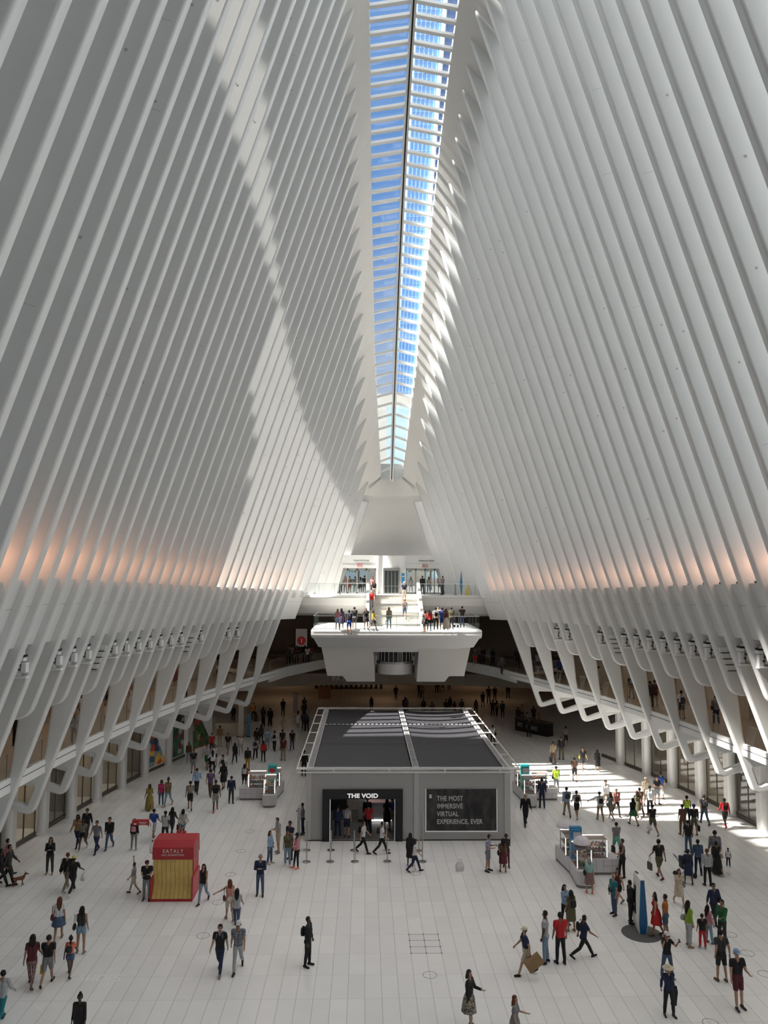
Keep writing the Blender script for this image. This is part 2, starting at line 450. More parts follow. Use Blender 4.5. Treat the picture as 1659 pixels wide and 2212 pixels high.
# ------------------------------------------------------------------ end wall under the skylight: concave shell + portal
endw = empty('wall_end', kind='structure')
m = MB()
rows = []
for k in range(15):
    t = k / 14
    z = 24.4 + (15.95 - 24.4) * t
    y = 70.2 + 2.6 * t ** 0.7 if t < 0.9 else 72.6 + 0.15 * (t - 0.9)
    hw = 1.15 + 0.2 + (6.0 - 1.3) * t ** 0.9 + 1.2
    rows.append([(hw * (-1 + 2 * j / 12), y + 0.9 * (1 - (2 * j / 12 - 1) ** 2) * min(1, 3 * t), z + 0.0) for j in range(13)])
for j in range(14):
    m.sweep([rows[j], rows[j + 1]], closed=False)
shell_end = m.build('end_shell', WHITE2, endw, smooth=True, fix=False)
# rounded lip of the skylight end
m = MB(); n = 16; r0, r1 = [], []
for k in range(n + 1):
    t = math.pi * k / n
    r0.append((1.0 * math.cos(t), 70.3 + 1.0 * math.sin(t), SZ(70.3) - 0.1)); r1.append((2.6 * math.cos(t), 70.3 + 1.5 * math.sin(t), SZ(70.3) - 1.6))
up_ = [(x, y, z + 0.9) for x, y, z in r0]
m.sweep([r1, r0, up_], closed=False); m.build('skylight_end_lip', WHITE2, endw, smooth=True, fix=False)
# portal: lintel, jambs
def portal(m):
    y0, y1 = 71.0, 71.5
    m.box(-4.95, 4.95, y0, y1, 14.72, 15.92)
portal_o = MB()
portal_o.prism([(-5.2, 14.74), (5.2, 14.74), (4.9, 15.95), (-4.9, 15.95)], 'y', 71.0, 72.9)
for s in (-1, 1):
    portal_o.prism([(s * 4.45, 14.74), (s * 5.05, 12.2), (s * 6.2, 12.2), (s * 5.6, 14.74)], 'y', 71.0, 71.4)
portal_o.build('portal', WHITE, endw)
def jl(m): m.box(-4.6, 4.6, 70.985, 71.0, 15.2, 15.225)
one('portal_joint', jl, JOINT, endw)
m = MB()
m.lathe([(1.42, 12.4), (1.42, 15.9)], (0, 71.35, 0), 40); drum = m.build('elevator_drum', WHITE, endw, smooth=True)
def el(m):
    m.box(-0.78, 0.78, 69.85, 69.95, 12.4, 14.78, GREY)
    for x0, x1 in ((-0.62, -0.03), (0.03, 0.62)): m.box(x0, x1, 69.82, 69.86, 12.5, 14.5, M('elevator_dark_glass', (0.05, 0.06, 0.06), 0.1))
    for x in (-0.66, -0.33, 0, 0.33, 0.66): m.box(x - 0.025, x + 0.025, 69.8, 69.86, 12.4, 14.55, STEEL)
    m.box(-0.7, 0.7, 69.8, 69.86, 14.52, 14.68, STEEL); m.box(-0.66, 0.66, 69.8, 69.86, 13.1, 13.14, STEEL)
door1 = empty('door_1', kind='structure')
one('elevator_doors', el, None, door1)
m = MB(); m.box(0.92, 1.2, 69.92, 69.97, 14.05, 14.3); m.box(0.92, 1.2, 69.92, 69.97, 13.4, 13.95)
signs = m.build('wall_sign', M('sign_blue', (0.02, 0.22, 0.45), 0.5)); props(signs, 'blue direction panel right of the elevator doors on the upper landing', 'sign')
for nm, x, lab in (('Greenwich Street', -3.5, 'above the left street doors'), ('Greenwich Street', 2.55, 'above the right street doors')):
    t = text(nm, 0.2, (x, 70.98, 15.4), (R(90), 0, 0), DARK, 'street_name', ext=0.005)
    props(t, 'small dark street name lettering ' + lab, 'lettering')
for x, lab in ((-2.9, 'left'), (3.15, 'right')):
    t = empty('exit_sign', (x, 70.95, 14.98), label='small red outlined exit sign above the %s street doors' % lab, cat='sign')
    def ex(m):
        for a in ((-0.24, 0.24, -0.14, -0.115), (-0.24, 0.24, 0.115, 0.14), (-0.24, -0.215, -0.14, 0.14), (0.215, 0.24, -0.14, 0.14)): m.box(a[0], a[1], -0.02, 0.02, a[2], a[3])
    one('sign_frame', ex, M('exit_red', (0.6, 0.09, 0.06), 0.5), t)
    text('EXIT', 0.17, (-0.19, -0.01, -0.06), (R(90), 0, 0), MATS['exit_red'], 'lettering', t)
# street doors
def street_doors(name, xa, xb_, sl):
    d = empty(name, (0, 0, 0), kind='structure')
    fr = MB(); n = 4
    lo, hi = min(xa, xb_), max(xa, xb_)
    for k in range(n + 1):
        x = lo + (hi - lo) * k / n; fr.box(x - 0.06, x + 0.06, 71.1, 71.2, 12.4, 14.72)
    fr.box(lo, hi, 71.1, 71.2, 14.55, 14.74); fr.box(lo, hi, 71.1, 71.2, 12.4, 12.52)
    for k in range(n):
        x = lo + (hi - lo) * (k + 0.5) / n; fr.box(x - 0.3, x + 0.3, 71.07, 71.09, 13.38, 13.42)
    fr.build('door_frame', GREY, d)
    g = MB(); g.add([(lo, 71.15, 12.5), (hi, 71.15, 12.5), (hi, 71.15, 14.6), (lo, 71.15, 14.6)], [(0, 1, 2, 3)]); g.build('glass', GLASS, d, fix=False)
street_doors('door_2', -4.9, -1.42, -1); street_doors('door_3', 1.42, 4.9, 1)
# outside beyond the doors
pav = one('floor', lambda m: m.box(-30, 30, 71.5, 130, 12.0, 12.4), M('street_paving', (0.34, 0.33, 0.32), 0.8, noise=0.1)); struct(pav)

# ------------------------------------------------------------------ upper platform, stairs, lower viewing platform
plat = empty('wall_platform', kind='structure')
m = MB()
prof = [(66.0, 12.4), (73, 12.4), (73, 11.2), (68.6, 10.5), (67.2, 10.75), (66.3, 11.5), (65.95, 12.2)]
def yz(m, prof, x0, x1, mat=None): m.prism(prof, 'x', x0, x1, mat)
yz(m, prof, -9.6, -2.3); yz(m, prof, 2.3, 9.6); yz(m, [(66.3, 12.4), (73, 12.4), (73, 11.2), (66.3, 11.2)], -2.3, 2.3)
m.build('upper_platform', WHITE2, plat)
one('upper_edge_joint', lambda m: (m.box(-9.4, -2.35, 65.93, 65.97, 12.15, 12.18), m.box(2.35, 9.4, 65.93, 65.97, 12.15, 12.18)), JOINT, plat)
m = MB(); ns = 14
for k in range(ns):
    z = 10.05 + (12.4 - 10.05) * (k + 1) / ns; y = 62.0 + 0.31 * k
    m.box(-2.05, 2.05, y, 66.4, z - 0.17, z)
stairs = m.build('stairs', M('stair_stone', (0.70, 0.68, 0.63), 0.5), plat)
m = MB()
for k in range(ns):
    z = 10.05 + (12.4 - 10.05) * (k + 1) / ns; y = 62.0 + 0.31 * k
    m.box(-2.04, 2.04, y - 0.004, y + 0.02, z - 0.05, z - 0.02)
m.build('stair_nosing', M('stair_nosing', (0.40, 0.38, 0.34), 0.5), plat)
for s in (-1, 1):
    m = MB(); m.prism([(61.2, 10.05), (61.2, 11.0), (65.9, 13.5), (66.6, 13.5), (66.6, 12.4), (66.4, 12.3), (62.2, 10.05)], 'x', s * 2.05, s * 2.3)
    m.build('stair_parapet', WHITE, plat, bevel=0.04)
# lower platform body
m = MB()
def ringp(z, hx, yf, yb=66.0): return [(-hx, yf, z), (hx, yf, z), (hx + 0.02, yb, z), (-hx - 0.02, yb, z)]
rows = []
for z, hx, yf in ((10.05, 6.3, 58.25), (10.02, 6.42, 58.06), (9.9, 6.45, 58.0), (9.62, 6.44, 57.98), (9.42, 6.4, 58.05), (9.36, 6.28, 58.3), (8.66, 5.92, 58.9), (8.6, 5.6, 59.0)):
    rows.append(ringp(z, hx, yf))
m.sweep(rows[::-1]); m.build('viewing_platform', WHITE, plat)
one('platform_joint', lambda m: m.box(-6.3, 6.3, 57.975, 57.99, 9.88, 9.905), JOINT, plat)
m = MB(); m.sweep([[(-4.4, 59.2, 8.25), (4.4, 59.2, 8.25), (4.4, 64, 8.25), (-4.4, 64, 8.25)], [(-4.9, 59.0, 8.62), (4.9, 59.0, 8.62), (4.9, 64, 8.62), (-4.9, 64, 8.62)]])
m.build('platform_underside', WHITE, plat)
for s in (-1, 1):
    m = MB()
    m.sweep([[(s * 1.6, 59.3, 6.0), (s * 3.75, 59.3, 6.0), (s * 3.75, 63, 6.0), (s * 1.6, 63, 6.0)], [(s * 1.75, 59.05, 8.5), (s * 5.7, 59.05, 8.62), (s * 5.7, 63, 8.62), (s * 1.75, 63, 8.5)]])
    m.sweep([[(s * 3.7, 59.32, 6.42), (s * 5.25, 59.32, 6.42), (s * 5.25, 62, 6.42), (s * 3.7, 62, 6.42)], [(s * 3.7, 59.06, 8.6), (s * 5.7, 59.06, 8.6), (s * 5.7, 62, 8.6), (s * 3.7, 62, 8.6)]])
    m.build('platform_pier', WHITE2, plat)
m = MB(); m.lathe([(1.42, 6.45), (1.42, 7.25)], (0, 61.2, 0), 32, WHITE); m.lathe([(1.45, 7.25), (1.45, 7.42)], (0, 61.2, 0), 32, STEEL)
m.lathe([(0, 6.45), (1.42, 6.45)], (0, 61.2, 0), 32, WHITE)
m.lathe([(1.38, 7.42), (1.38, 8.4)], (0, 61.2, 0), 32, M('lift_dark_glass', (0.03, 0.03, 0.03), 0.08))
for k in range(12):
    t = math.pi + math.pi * (k + 0.5) / 12
    m.box(1.39 * math.cos(t) - 0.025, 1.39 * math.cos(t) + 0.025, 61.2 + 1.39 * math.sin(t) - 0.025, 61.2 + 1.39 * math.sin(t) + 0.025, 7.4, 8.4, STEEL)
m.build('lift_car', WHITE, plat, smooth=False)
one('lift_rails', lambda m: [m.box(s * 1.62 - 0.06, s * 1.62 + 0.06, 60.6, 60.75, 6.2, 8.4) for s in (-1, 1)], GREY, plat)

# glass balustrades
def balustrade(name, pts, z0, h, label, n_per=1.5, lean=0.0):
    t = empty(name, (pts[0][0], pts[0][1], z0), label=label, cat='railing')
    g = MB(); r = MB(); p = MB()
    o = Vector((pts[0][0], pts[0][1], z0))
    for a, b in zip(pts, pts[1:]):
        a, b = Vector((*a, z0)), Vector((*b, z0))
        g.add([a - o, b - o, b - o + Vector((0, 0, h)), a - o + Vector((0, 0, h))], [(0, 1, 2, 3)])
        r.tube(a - o + Vector((0, 0, h)), b - o + Vector((0, 0, h)), 0.02, n=6)
        L = (b - a).length; k = max(1, round(L / n_per))
        for j in range(k + 1):
            q = a + (b - a) * j / k - o
            p.box(q.x - 0.012, q.x + 0.012, q.y - 0.012, q.y + 0.012, 0, h)
    g.build('glass_panel', GLASS, t, fix=False); r.build('handrail', STEEL, t); p.build('panel_edge', M('glass_edge', (0.14, 0.17, 0.16), 0.3), t)
    return t
balustrade('glass_railing', [(-6.25, 63.5), (-6.3, 58.35), (6.3, 58.35), (6.25, 63.5)], 10.05, 0.98, 'glass railing around the lower viewing platform')
balustrade('glass_railing', [(-7.7, 66.15), (-2.35, 66.15)], 12.4, 0.98, 'glass railing on the upper landing left of the stairs')
balustrade('glass_railing', [(2.35, 66.15), (7.1, 66.15)], 12.4, 0.98, 'glass railing on the upper landing right of the stairs')
# walkway balustrades along both sides: one panel run between neighbouring legs
for side, sn in ((-1, 'left'), (1, 'right')):
    for i in range(1, 25, 2):
        Y0, Y1 = ribY(i) + 0.3, ribY(i - 2) - 0.35
        if i == 1: Y1 = Y0 + 1.0
        o = balustrade('glass_railing', [(side * (xb(Y0) + 0.1), Y0), (side * (xb(Y1) + 0.1), Y1)], 5.95, 0.95,
                   'glass railing panel of the %s walkway, %s from the far end' % (sn, ORD[(i - 1) // 2]), n_per=3)
        o['group'] = 'railing panels of the %s walkway' % sn

# ------------------------------------------------------------------ columns and shopfronts
COLX = [28, 37.6, 40.7, 43.4, 46.5, 49.5, 52.5, 55.6, 58.4, 61.5, 64.5]
COLV = [21.0, 20.3, 20.0, 19.6, 19.2, 18.75, 18.15, 17.5, 16.65, 15.7, 14.4]
def colx(Y): return ip(mir(Y), COLX, COLV)
def SHOPX(y): return colx(y) + 0.45
ysh = [28 + 1.5 * k for k in range(23)]
for side, parent, sn in ((-1, wallL, 'left'), (1, wallR, 'right')):
    m = MB(); m.sweep([[(side * (SHOPX(y) - 0.03), y, 0), (side * (SHOPX(y) - 0.03), y, 0.22), (side * (SHOPX(y) + 0.12), y, 0.22), (side * (SHOPX(y) + 0.12), y, 0)] for y in ysh]); m.build('baseboard', M('bronze_base', (0.10, 0.085, 0.07), 0.4, 0.3), parent)
    m = MB(); m.sweep([[(side * (SHOPX(y) + 5), y, 0), (side * (SHOPX(y) + 5.2), y, 0), (side * (SHOPX(y) + 5.2), y, 5.2), (side * (SHOPX(y) + 5), y, 5.2)] for y in ysh]); m.build('shop_back_wall', BEIGE, parent)
    m = MB()
    for k in range(12):
        Y = 58.4 - 3.04 * k - 1.9
        m.box(min(side * (SHOPX(Y) + 0.3), side * (SHOPX(Y) + 5)), max(side * (SHOPX(Y) + 0.3), side * (SHOPX(Y) + 5)), Y - 0.12, Y + 0.12, 0, 5.15)
    m.build('shop_partition', BEIGE, parent)
    for k in range(12):
        Y = 58.4 - 3.04 * k
        x = side * (colx(Y) + 0.32)
        t = empty('column', (x, Y, 0), label='round white column at the %s shopfronts, %s from the far end' % (sn, ORD[k]), cat='column', group='columns along the %s shopfronts' % sn)
        c = MB(); c.lathe([(0.3, 0), (0.3, 0.14), (0.25, 0.16), (0.25, 5.4)], n=24); c.build('shaft', WHITE, t, smooth=False)
        c = MB(); c.box(-0.2, 0.2, 0.1, 0.62, 0, 5.4); c.build('pier', WHITE2, t)
        if Y - 3.04 > 24:
            y0, y1 = Y - 3.04 + 0.66, Y - 0.32
            w = empty('window_%d' % (2 + k + (12 if side > 0 else 0)), kind='structure')
            g = MB(); g.add([(side * SHOPX(y0), y0, 0.2), (side * SHOPX(y1), y1, 0.2), (side * SHOPX(y1), y1, 4.6), (side * SHOPX(y0), y0, 4.6)], [(0, 1, 2, 3)]); g.build('glass', SHOPGLASS, w, fix=False)
            f = MB()
            for y in (y0, (y0 + y1) / 2, y1): f.box(side * SHOPX(y) - 0.03, side * SHOPX(y) + 0.03, y - 0.025, y + 0.025, 0.2, 4.6)
            f.box(min(side * SHOPX(y0), side * SHOPX(y1)) , max(side * SHOPX(y0), side * SHOPX(y1)) + 0.02, y0, y1, 4.55, 5.4)
            f.build('window_frame', M('bronze_frame', (0.16, 0.15, 0.13), 0.4, 0.4), w)

# ------------------------------------------------------------------ far concourse under the platform
m = MB(); ybr = []
pts = [(xb(65), 65), (9.2, 69), (6.5, 74.5), (3.5, 77.5), (0, 78.6), (-3.5, 77.5), (-6.5, 74.5), (-9.2, 69), (-xb(65), 65)]
m.sweep([[(x, y, 5.95), (x, y, 5.12), (x * 1.02, y + 0.5, 5.0), (x * 1.02, y + 0.5, 5.95)] for x, y in pts])
br = empty('trim_1', kind='structure'); m.build('bridge_fascia', FASC, br)
m = MB(); m.sweep([[(x * 1.002, y + 0.1, 5.74), (x * 1.6, y + 7, 5.74), (x * 1.6, y + 7, 5.4), (x * 1.002, y + 0.1, 5.4)] for x, y in pts]); m.build('bridge_floor', TAN, br)
balustrade('glass_railing', [(x, y + 0.12) for x, y in pts[4:]][::1], 5.95, 0.95, 'glass railing on the curved bridge left of the lift', 3)
balustrade('glass_railing', [(x, y + 0.12) for x, y in pts[:5]], 5.95, 0.95, 'glass railing on the curved bridge right of the lift', 3)
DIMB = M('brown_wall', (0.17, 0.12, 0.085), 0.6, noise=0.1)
wf = empty('wall_far', kind='structure')
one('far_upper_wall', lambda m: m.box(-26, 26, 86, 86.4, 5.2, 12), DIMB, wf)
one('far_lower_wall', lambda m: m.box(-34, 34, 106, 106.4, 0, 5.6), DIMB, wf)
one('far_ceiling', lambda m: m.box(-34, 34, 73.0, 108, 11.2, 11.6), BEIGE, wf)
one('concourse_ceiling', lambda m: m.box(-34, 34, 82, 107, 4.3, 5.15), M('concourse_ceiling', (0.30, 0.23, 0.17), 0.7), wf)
one('path_lintel', lambda m: m.sweep([[(x, y, 3.95), (x, y, 2.75), (x, y + 0.5, 2.75), (x, y + 0.5, 3.95)] for x, y in ((-24, 74), (-16, 77.5), (-8, 80), (0, 80.8), (8, 80), (16, 77.5), (24, 74))]), M('lintel_stone', (0.42, 0.38, 0.33), 0.6), wf)
one('far_side_walls', lambda m: (m.box(-34.2, -34, 26, 108, 0, 12), m.box(34, 34.2, 26, 108, 0, 12)), BEIGE, wf)
t = text('PATH', 0.78, (-5.75, 79.7, 3.2), (R(90), 0, R(12)), M('path_letters', (0.9, 0.88, 0.82), 0.4), 'station_lettering', ext=0.04)
props(t, 'large pale PATH lettering on the stone lintel under the platform', 'lettering')
# back of the hall behind the camera
wb = one('wall_back', lambda m: (m.box(-34, 34, -17.6, -17, 0, 14.3), m.prism([(-8, 14.3), (8, 14.3), (3, 40), (-3, 40)], 'y', -17.6, -17)), WHITE2); struct(wb)
roof_ = one('trim_2', lambda m: (m.box(-34, -14.9, -22, 30, 14.3, 14.7), m.box(14.9, 34, -22, 30, 14.3, 14.7)), WHITE2); struct(roof_)
for s in (-1, 1):
    m = MB(); m.sweep([[(s * (A(y) + 1.0), y, ZL(y)), (s * 34, y, ZL(y)), (s * 34, y, ZL(y) + 0.4), (s * (A(y) + 1.0), y, ZL(y) + 0.3)] for y in YS + [70, 73]]); struct(m.build('roof_%s' % ('left' if s < 0 else 'right'), WHITE2))
# unseen slabs, added and shaped to block sun and sky light
BLOCKER = M('tower_facade', (0.16, 0.18, 0.20), 0.4)
def yzprism(name, pts, x0, x1, mat=None):
    m = MB(); m.prism([(y - 5.0, z) for y, z in pts], 'x', x0, x1); o = m.build(name, mat or BLOCKER); return struct(o)
H0 = 46.4
yzprism('light_blocker', [(-60, 0), (51, 0), (51, H0 + 8), (49, H0 + 12), (45.5, H0 + 14.5), (44.5, H0 + 21), (37, H0 + 22.5), (28, H0 + 23.5), (18, H0 + 24.5), (-60, H0 + 34)], -46, -40)
yzprism('light_blocker', [(76, 0), (150, 0), (150, H0 + 24), (80, H0 + 24), (72, H0 + 24.6), (66, H0 + 30.5), (59, H0 + 36.3), (48, H0 + 44.6), (40, H0 + 48), (-60, H0 + 49), (-60, H0 + 46), (18, H0 + 40), (28, H0 + 36), (41, H0 + 30), (48, H0 + 27), (56, H0 + 24), (72, H0 + 22)], -46, -40)
yzprism('light_blocker', [(-60, 0), (31, 0), (31, 120), (-60, 120)], 40, 46)
struct(one('trim_3', lambda m: m.sweep([[(-3.4, y, ZT(y) + 1.6), (3.4, y, ZT(y) + 1.6), (3.4, y, ZT(y) + 2.0), (-3.4, y, ZT(y) + 2.0)] for y in (-18, -12, -6, 0, 6, 12, 17)]), WHITE2))  # unseen solid cap added over the near skylight to darken the hall there
# ------------------------------------------------------------------ warm lamps on the ledge and devices on the ribs
LAMPW = M('lamp_warm', (0.9, 0.7, 0.5), 0.5, emit=(1.0, 0.55, 0.28), es=2.0)
for side, sn in ((-1, 'left'), (1, 'right')):
    for i in range(0, 27):
        Y = ribY(i) - 0.75; x = side * (A(Y) + 0.62); z = ZL(Y)
        t = empty('uplight', (x, Y, z), label='small uplight on the ledge of the %s wall, %s from the far end' % (sn, ORD[i]), cat='light', group='uplights along the %s ledge' % sn)
        m = MB(); m.box(-0.16, 0.16, 0.2, 0.42, 0, 0.09); m.build('housing', DARK, t)
        m = MB(); m.box(-0.13, 0.13, 0.22, 0.4, 0.09, 0.1); m.build('lens', LAMPW, t)
        add_light('ledge_lamp', 'POINT', (x, Y - 0.1, z + 0.85), LAMP_W * (1.0 if side < 0 else 0.8), (1.0, 0.47, 0.26), shadow_soft_size=0.2)
def device(i, side, sn, kind, q=0):
    Y = ribY(i) - 0.19; z = ZL(Y) - 2.95; x = side * (front(Y, z) + 0.48)
    if kind == 'cam':
        t = empty('speaker_cluster', (x, Y, z), label='white projector and speaker unit on the %s ribs, %s from the far end' % (sn, ORD[q]), cat='speaker', group='units on the %s ribs' % sn); t.scale = (0.82, 0.82, 0.82)
        m = MB(); m.lathe([(0.0, 0.34), (0.16, 0.32), (0.2, 0.24), (0.2, 0.2)], (0, -0.22, 0), 14); m.build('dome', WHITE, t, smooth=True)
        m = MB(); m.box(-0.3, 0.22, -0.4, 0, 0.1, 0.2); m.build('visor', BLACK, t)
        m = MB(); m.box(-0.34, -0.06, -0.42, 0, -0.08, 0.1); m.box(0.0, 0.2, -0.36, 0, -0.1, 0.08); m.build('camera_body', FASC, t, bevel=0.02)
        m = MB(); m.box(-0.26, 0.0, -0.3, 0, -0.75, -0.12); m.box(0.08, 0.3, -0.34, 0, -0.6, -0.15); m.box(-0.3, 0.34, -0.36, 0, -0.86, -0.76); m.build('speaker_box', FASC, t, bevel=0.02)
        m = MB(); m.tube((-0.03, -0.37, -0.2), (0.08, -0.37, -0.26), 0.04); m.box(-0.08, 0.02, -0.38, -0.3, -0.5, -0.42); m.build('grille', BLACK, t)
    else:
        t = empty('louvre_panel', (x, Y, z), label='white panel with four dark slots on the %s ribs, the %s one' % (sn, ('farther', 'nearer')[q]), cat='panel', group='slotted panels on the %s ribs' % sn)
        m = MB()
        for k in range(4):
            dx = side * 0.11 * k; m.prism([(dx - 0.35, -0.28 * k), (dx + 0.35, -0.28 * k), (dx + 0.35 + side * 0.09, -0.28 * k - 0.24), (dx - 0.35 + side * 0.09, -0.28 * k - 0.24)], 'y', -0.12, 0)
        m.build('panel', FASC, t)
        m = MB()
        for k in range(4):
            dx = side * 0.11 * (k + 1); m.box(dx - 0.36, dx + 0.36, -0.16, 0, -0.28 * k - 0.28, -0.28 * k - 0.24)
        m.build('slot', BLACK, t)
for side, sn in ((-1, 'left'), (1, 'right')):
    for q, i in enumerate((5, 6, 9, 11, 12, 13, 14, 15, 16, 17, 19, 20, 21, 23)): device(i, side, sn, 'cam', q)
    for q, i in enumerate((10, 18)): device(i, side, sn, 'louvre', q)

# ------------------------------------------------------------------ the grey exhibition building in the middle of the floor
PAVW = M('pavilion_grey', (0.40, 0.40, 0.40), 0.55, noise=0.02)
PAVT = M('pavilion_trim', (0.50, 0.50, 0.50), 0.5)
TRUSS = M('truss_white', (0.72, 0.72, 0.72), 0.4)
TARP = M('dark_tarpaulin', (0.028, 0.028, 0.034), 0.6, noise=0.15, nscale=8)
pv = empty('exhibition_pavilion', (0, 51, 0), label='grey single storey virtual reality pavilion with dark tarpaulin roof in the middle of the hall', cat='building')
def pl(m): return m
Y0, Y1, X0, X1 = 42.12, 59.9, -5.5, 5.5
def P(name, fn, mat, **k):
    m = MB(); fn(m)
    m.v = [(v[0], v[1] - 51, v[2]) for v in m.v]
    return m.build(name, mat, pv, **k)
def walls(m):
    m.box(X0, -4.2, Y0, Y0 + 0.2, 0, 3.72); m.box(-0.7, X1, Y0, Y0 + 0.2, 0, 3.72); m.box(-4.2, -0.7, Y0, Y0 + 0.2, 2.2, 3.72)
    m.box(X0, X0 + 0.2, Y0 + 0.2, Y1, 0, 3.72); m.box(X1 - 0.2, X1, Y0 + 0.2, Y1, 0, 3.72); m.box(X0, X1, Y1 - 0.2, Y1, 0, 3.72)
P('wall', walls, PAVW)
def trim(m):
    m.box(X0, X1, Y0 - 0.06, Y0, 3.56, 3.74)
    for a, b in ((X0, -5.2), (0.3, 0.56), (5.18, X1)): m.box(a, b, Y0 - 0.06, Y0, 0.06, 3.56)
P('pilaster', trim, PAVT, bevel=0.01)
P('plinth', lambda m: m.box(X0 + 0.02, X1 - 0.02, Y0 - 0.03, Y0 - 0.001, 0, 0.05), DARK)
def portal_b(m):
    m.box(-4.6, -4.2, Y0 - 0.16, Y0 + 0.25, 0, 2.68); m.box(-0.7, -0.3, Y0 - 0.16, Y0 + 0.25, 0, 2.68); m.box(-4.2, -0.7, Y0 - 0.16, Y0 + 0.25, 2.2, 2.68)
P('entrance_surround', portal_b, BLACK)
P('entrance_light_strip', lambda m: (m.box(-4.2, -4.17, Y0 - 0.17, Y0 - 0.14, 0, 2.2), m.box(-0.74, -0.72, Y0 - 0.1, Y0 - 0.07, 0, 2.2)), M('soft_strip', (0.7, 0.7, 0.7), 0.4, emit=(1, 0.97, 0.93), es=0.45))
text('THE VOID', 0.30, (-2.45, Y0 - 51 - 0.165, 2.28), (R(90), 0, 0), M('sign_white', (0.85, 0.85, 0.88), 0.4, emit=(1, 1, 1), es=0.55), 'sign_lettering', pv, ext=0.012, align='CENTER', offset=0.012, sx=1.16, spacing=1.05)
def poster_mat():
    m = M('poster_dark', (0.03, 0.03, 0.035), 0.3)
    n, l = m.node_tree.nodes, m.node_tree.links; b = n['Principled BSDF']
    tc = n.new('ShaderNodeTexCoord'); mp = n.new('ShaderNodeMapping'); mp.inputs['Scale'].default_value = (2.2, 1, 0.9)
    nz = n.new('ShaderNodeTexNoise'); nz.inputs['Scale'].default_value = 1.6; nz.inputs['Detail'].default_value = 5
    cr = n.new('ShaderNodeValToRGB'); cr.color_ramp.elements[0].position = 0.42; cr.color_ramp.elements[0].color = (0.015, 0.016, 0.018, 1)
    cr.color_ramp.elements[1].position = 0.75; cr.color_ramp.elements[1].color = (0.075, 0.065, 0.065, 1)
    l.new(tc.outputs['Object'], mp.inputs[0]); l.new(mp.outputs[0], nz.inputs[0]); l.new(nz.outputs[0], cr.inputs[0]); l.new(cr.outputs[0], b.inputs['Base Color'])
    return m
P('poster_panel', lambda m: m.box(0.96, 4.74, Y0 - 0.08, Y0, 0.52, 2.68), poster_mat())
P('poster_frame', lambda m: (m.box(0.92, 4.78, Y0 - 0.1, Y0, 0.47, 0.52), m.box(0.92, 0.96, Y0 - 0.1, Y0, 0.52, 2.7), m.box(4.74, 4.78, Y0 - 0.1, Y0, 0.52, 2.7)), M('frame_light', (0.75, 0.75, 0.75), 0.4, emit=(1, 1, 1), es=0.15))
POSTW = M('poster_white', (0.55, 0.54, 0.54), 0.6)
for k, (tx, zz) in enumerate((('THE MOST', 2.10), ('IMMERSIVE', 1.695), ('VIRTUAL', 1.29), ('EXPERIENCE, EVER', 0.885))):
    text(tx, 0.345, (1.53, Y0 - 51 - 0.085, zz), (R(90), 0, 0), POSTW, 'poster_lettering', pv, ext=0.004, sx=0.83, offset=0.006, spacing=1.04)
text('88', 0.2, (1.12, Y0 - 51 - 0.085, 2.42), (R(90), R(90), 0), MATS['frame_light'], 'poster_mark', pv, ext=0.004)
def inner(m):
    m.box(-4.9, -0.2, 47.5, 47.6, 0, 2.9, M('inner_wall', (0.42, 0.36, 0.33), 0.7)); m.box(-5.2, -4.9, 42.4, 47.6, 0, 3.0, DARK); m.box(-0.2, -0.1, 42.4, 47.6, 0, 3.0, MATS['inner_wall'])
    m.box(-5.2, -0.1, 42.35, 47.6, 2.95, 3.05, DARK); m.box(-5.2, -0.1, 42.3, 47.6, 0.005, 0.012, M('inner_floor', (0.13, 0.13, 0.125), 0.5)); m.box(-4.9, -3.4, 47.3, 47.5, 0, 2.9, DARK)
P('interior', inner, None)
P('roof_panel', lambda m: None or [m.sweep([[(xa + (xb2 - xa) * j / 12, y, 3.80 - sg * (1 - (2 * j / 12 - 1) ** 2)) for j in range(13)] for y in (ya, yb2)], closed=False) for xa, xb2, sg in ((-5.2, 0.15, 0.02), (0.6, 5.15, 0.13)) for ya, yb2 in ((42.0, 48.0), (48.05, 53.7), (53.75, 59.5))], TARP, fix=False)
def truss(m):
    zt = 3.9
    for x in (-5.95, 5.9): m.tube((x, 41.45, zt), (x, 60.05, zt), 0.035)
    for x in (-5.42, 5.38): m.tube((x, 41.75, zt), (x, 59.9, zt), 0.035)
    for y in (41.45, 41.75, 60.05, 59.6): m.tube((-5.95, y, zt), (5.9, y, zt), 0.03)
    for z in (3.72,): m.tube((-5.95, 41.45, z), (5.9, 41.45, z), 0.03)
    for k in range(7):
        y = 41.6 + 18.4 * k / 6
        for a, b in ((-5.95, -5.42), (5.38, 5.9)): m.tube((a, y, zt), (b, y, zt), 0.03)
    for k in range(4): m.box(-4.0 + 2.95 * k - 0.04, -4.0 + 2.95 * k + 0.04, 41.4, 41.5, 3.7, 3.92)
P('roof_frame', truss, TRUSS)
def ladder(m):
    for xc, w in ((-5.28, 0.17), (0.375, 0.15), (5.26, 0.15)):
        for k in range(64):
            y = 41.9 + 17.6 * k / 63; m.box(xc - w, xc + w, y - 0.035, y + 0.035, 3.86, 3.9)
        m.box(xc - w - 0.02, xc - w + 0.02, 41.8, 59.6, 3.85, 3.9); m.box(xc + w - 0.02, xc + w + 0.02, 41.8, 59.6, 3.85, 3.9)
    for y in (53.72,):
        for k in range(36): m.box(-5.1 + 0.29 * k, -5.1 + 0.29 * k + 0.17, y - 0.06, y + 0.06, 3.84, 3.88)
P('roof_lacing', ladder, M('lacing_grey', (0.5, 0.5, 0.52), 0.5))
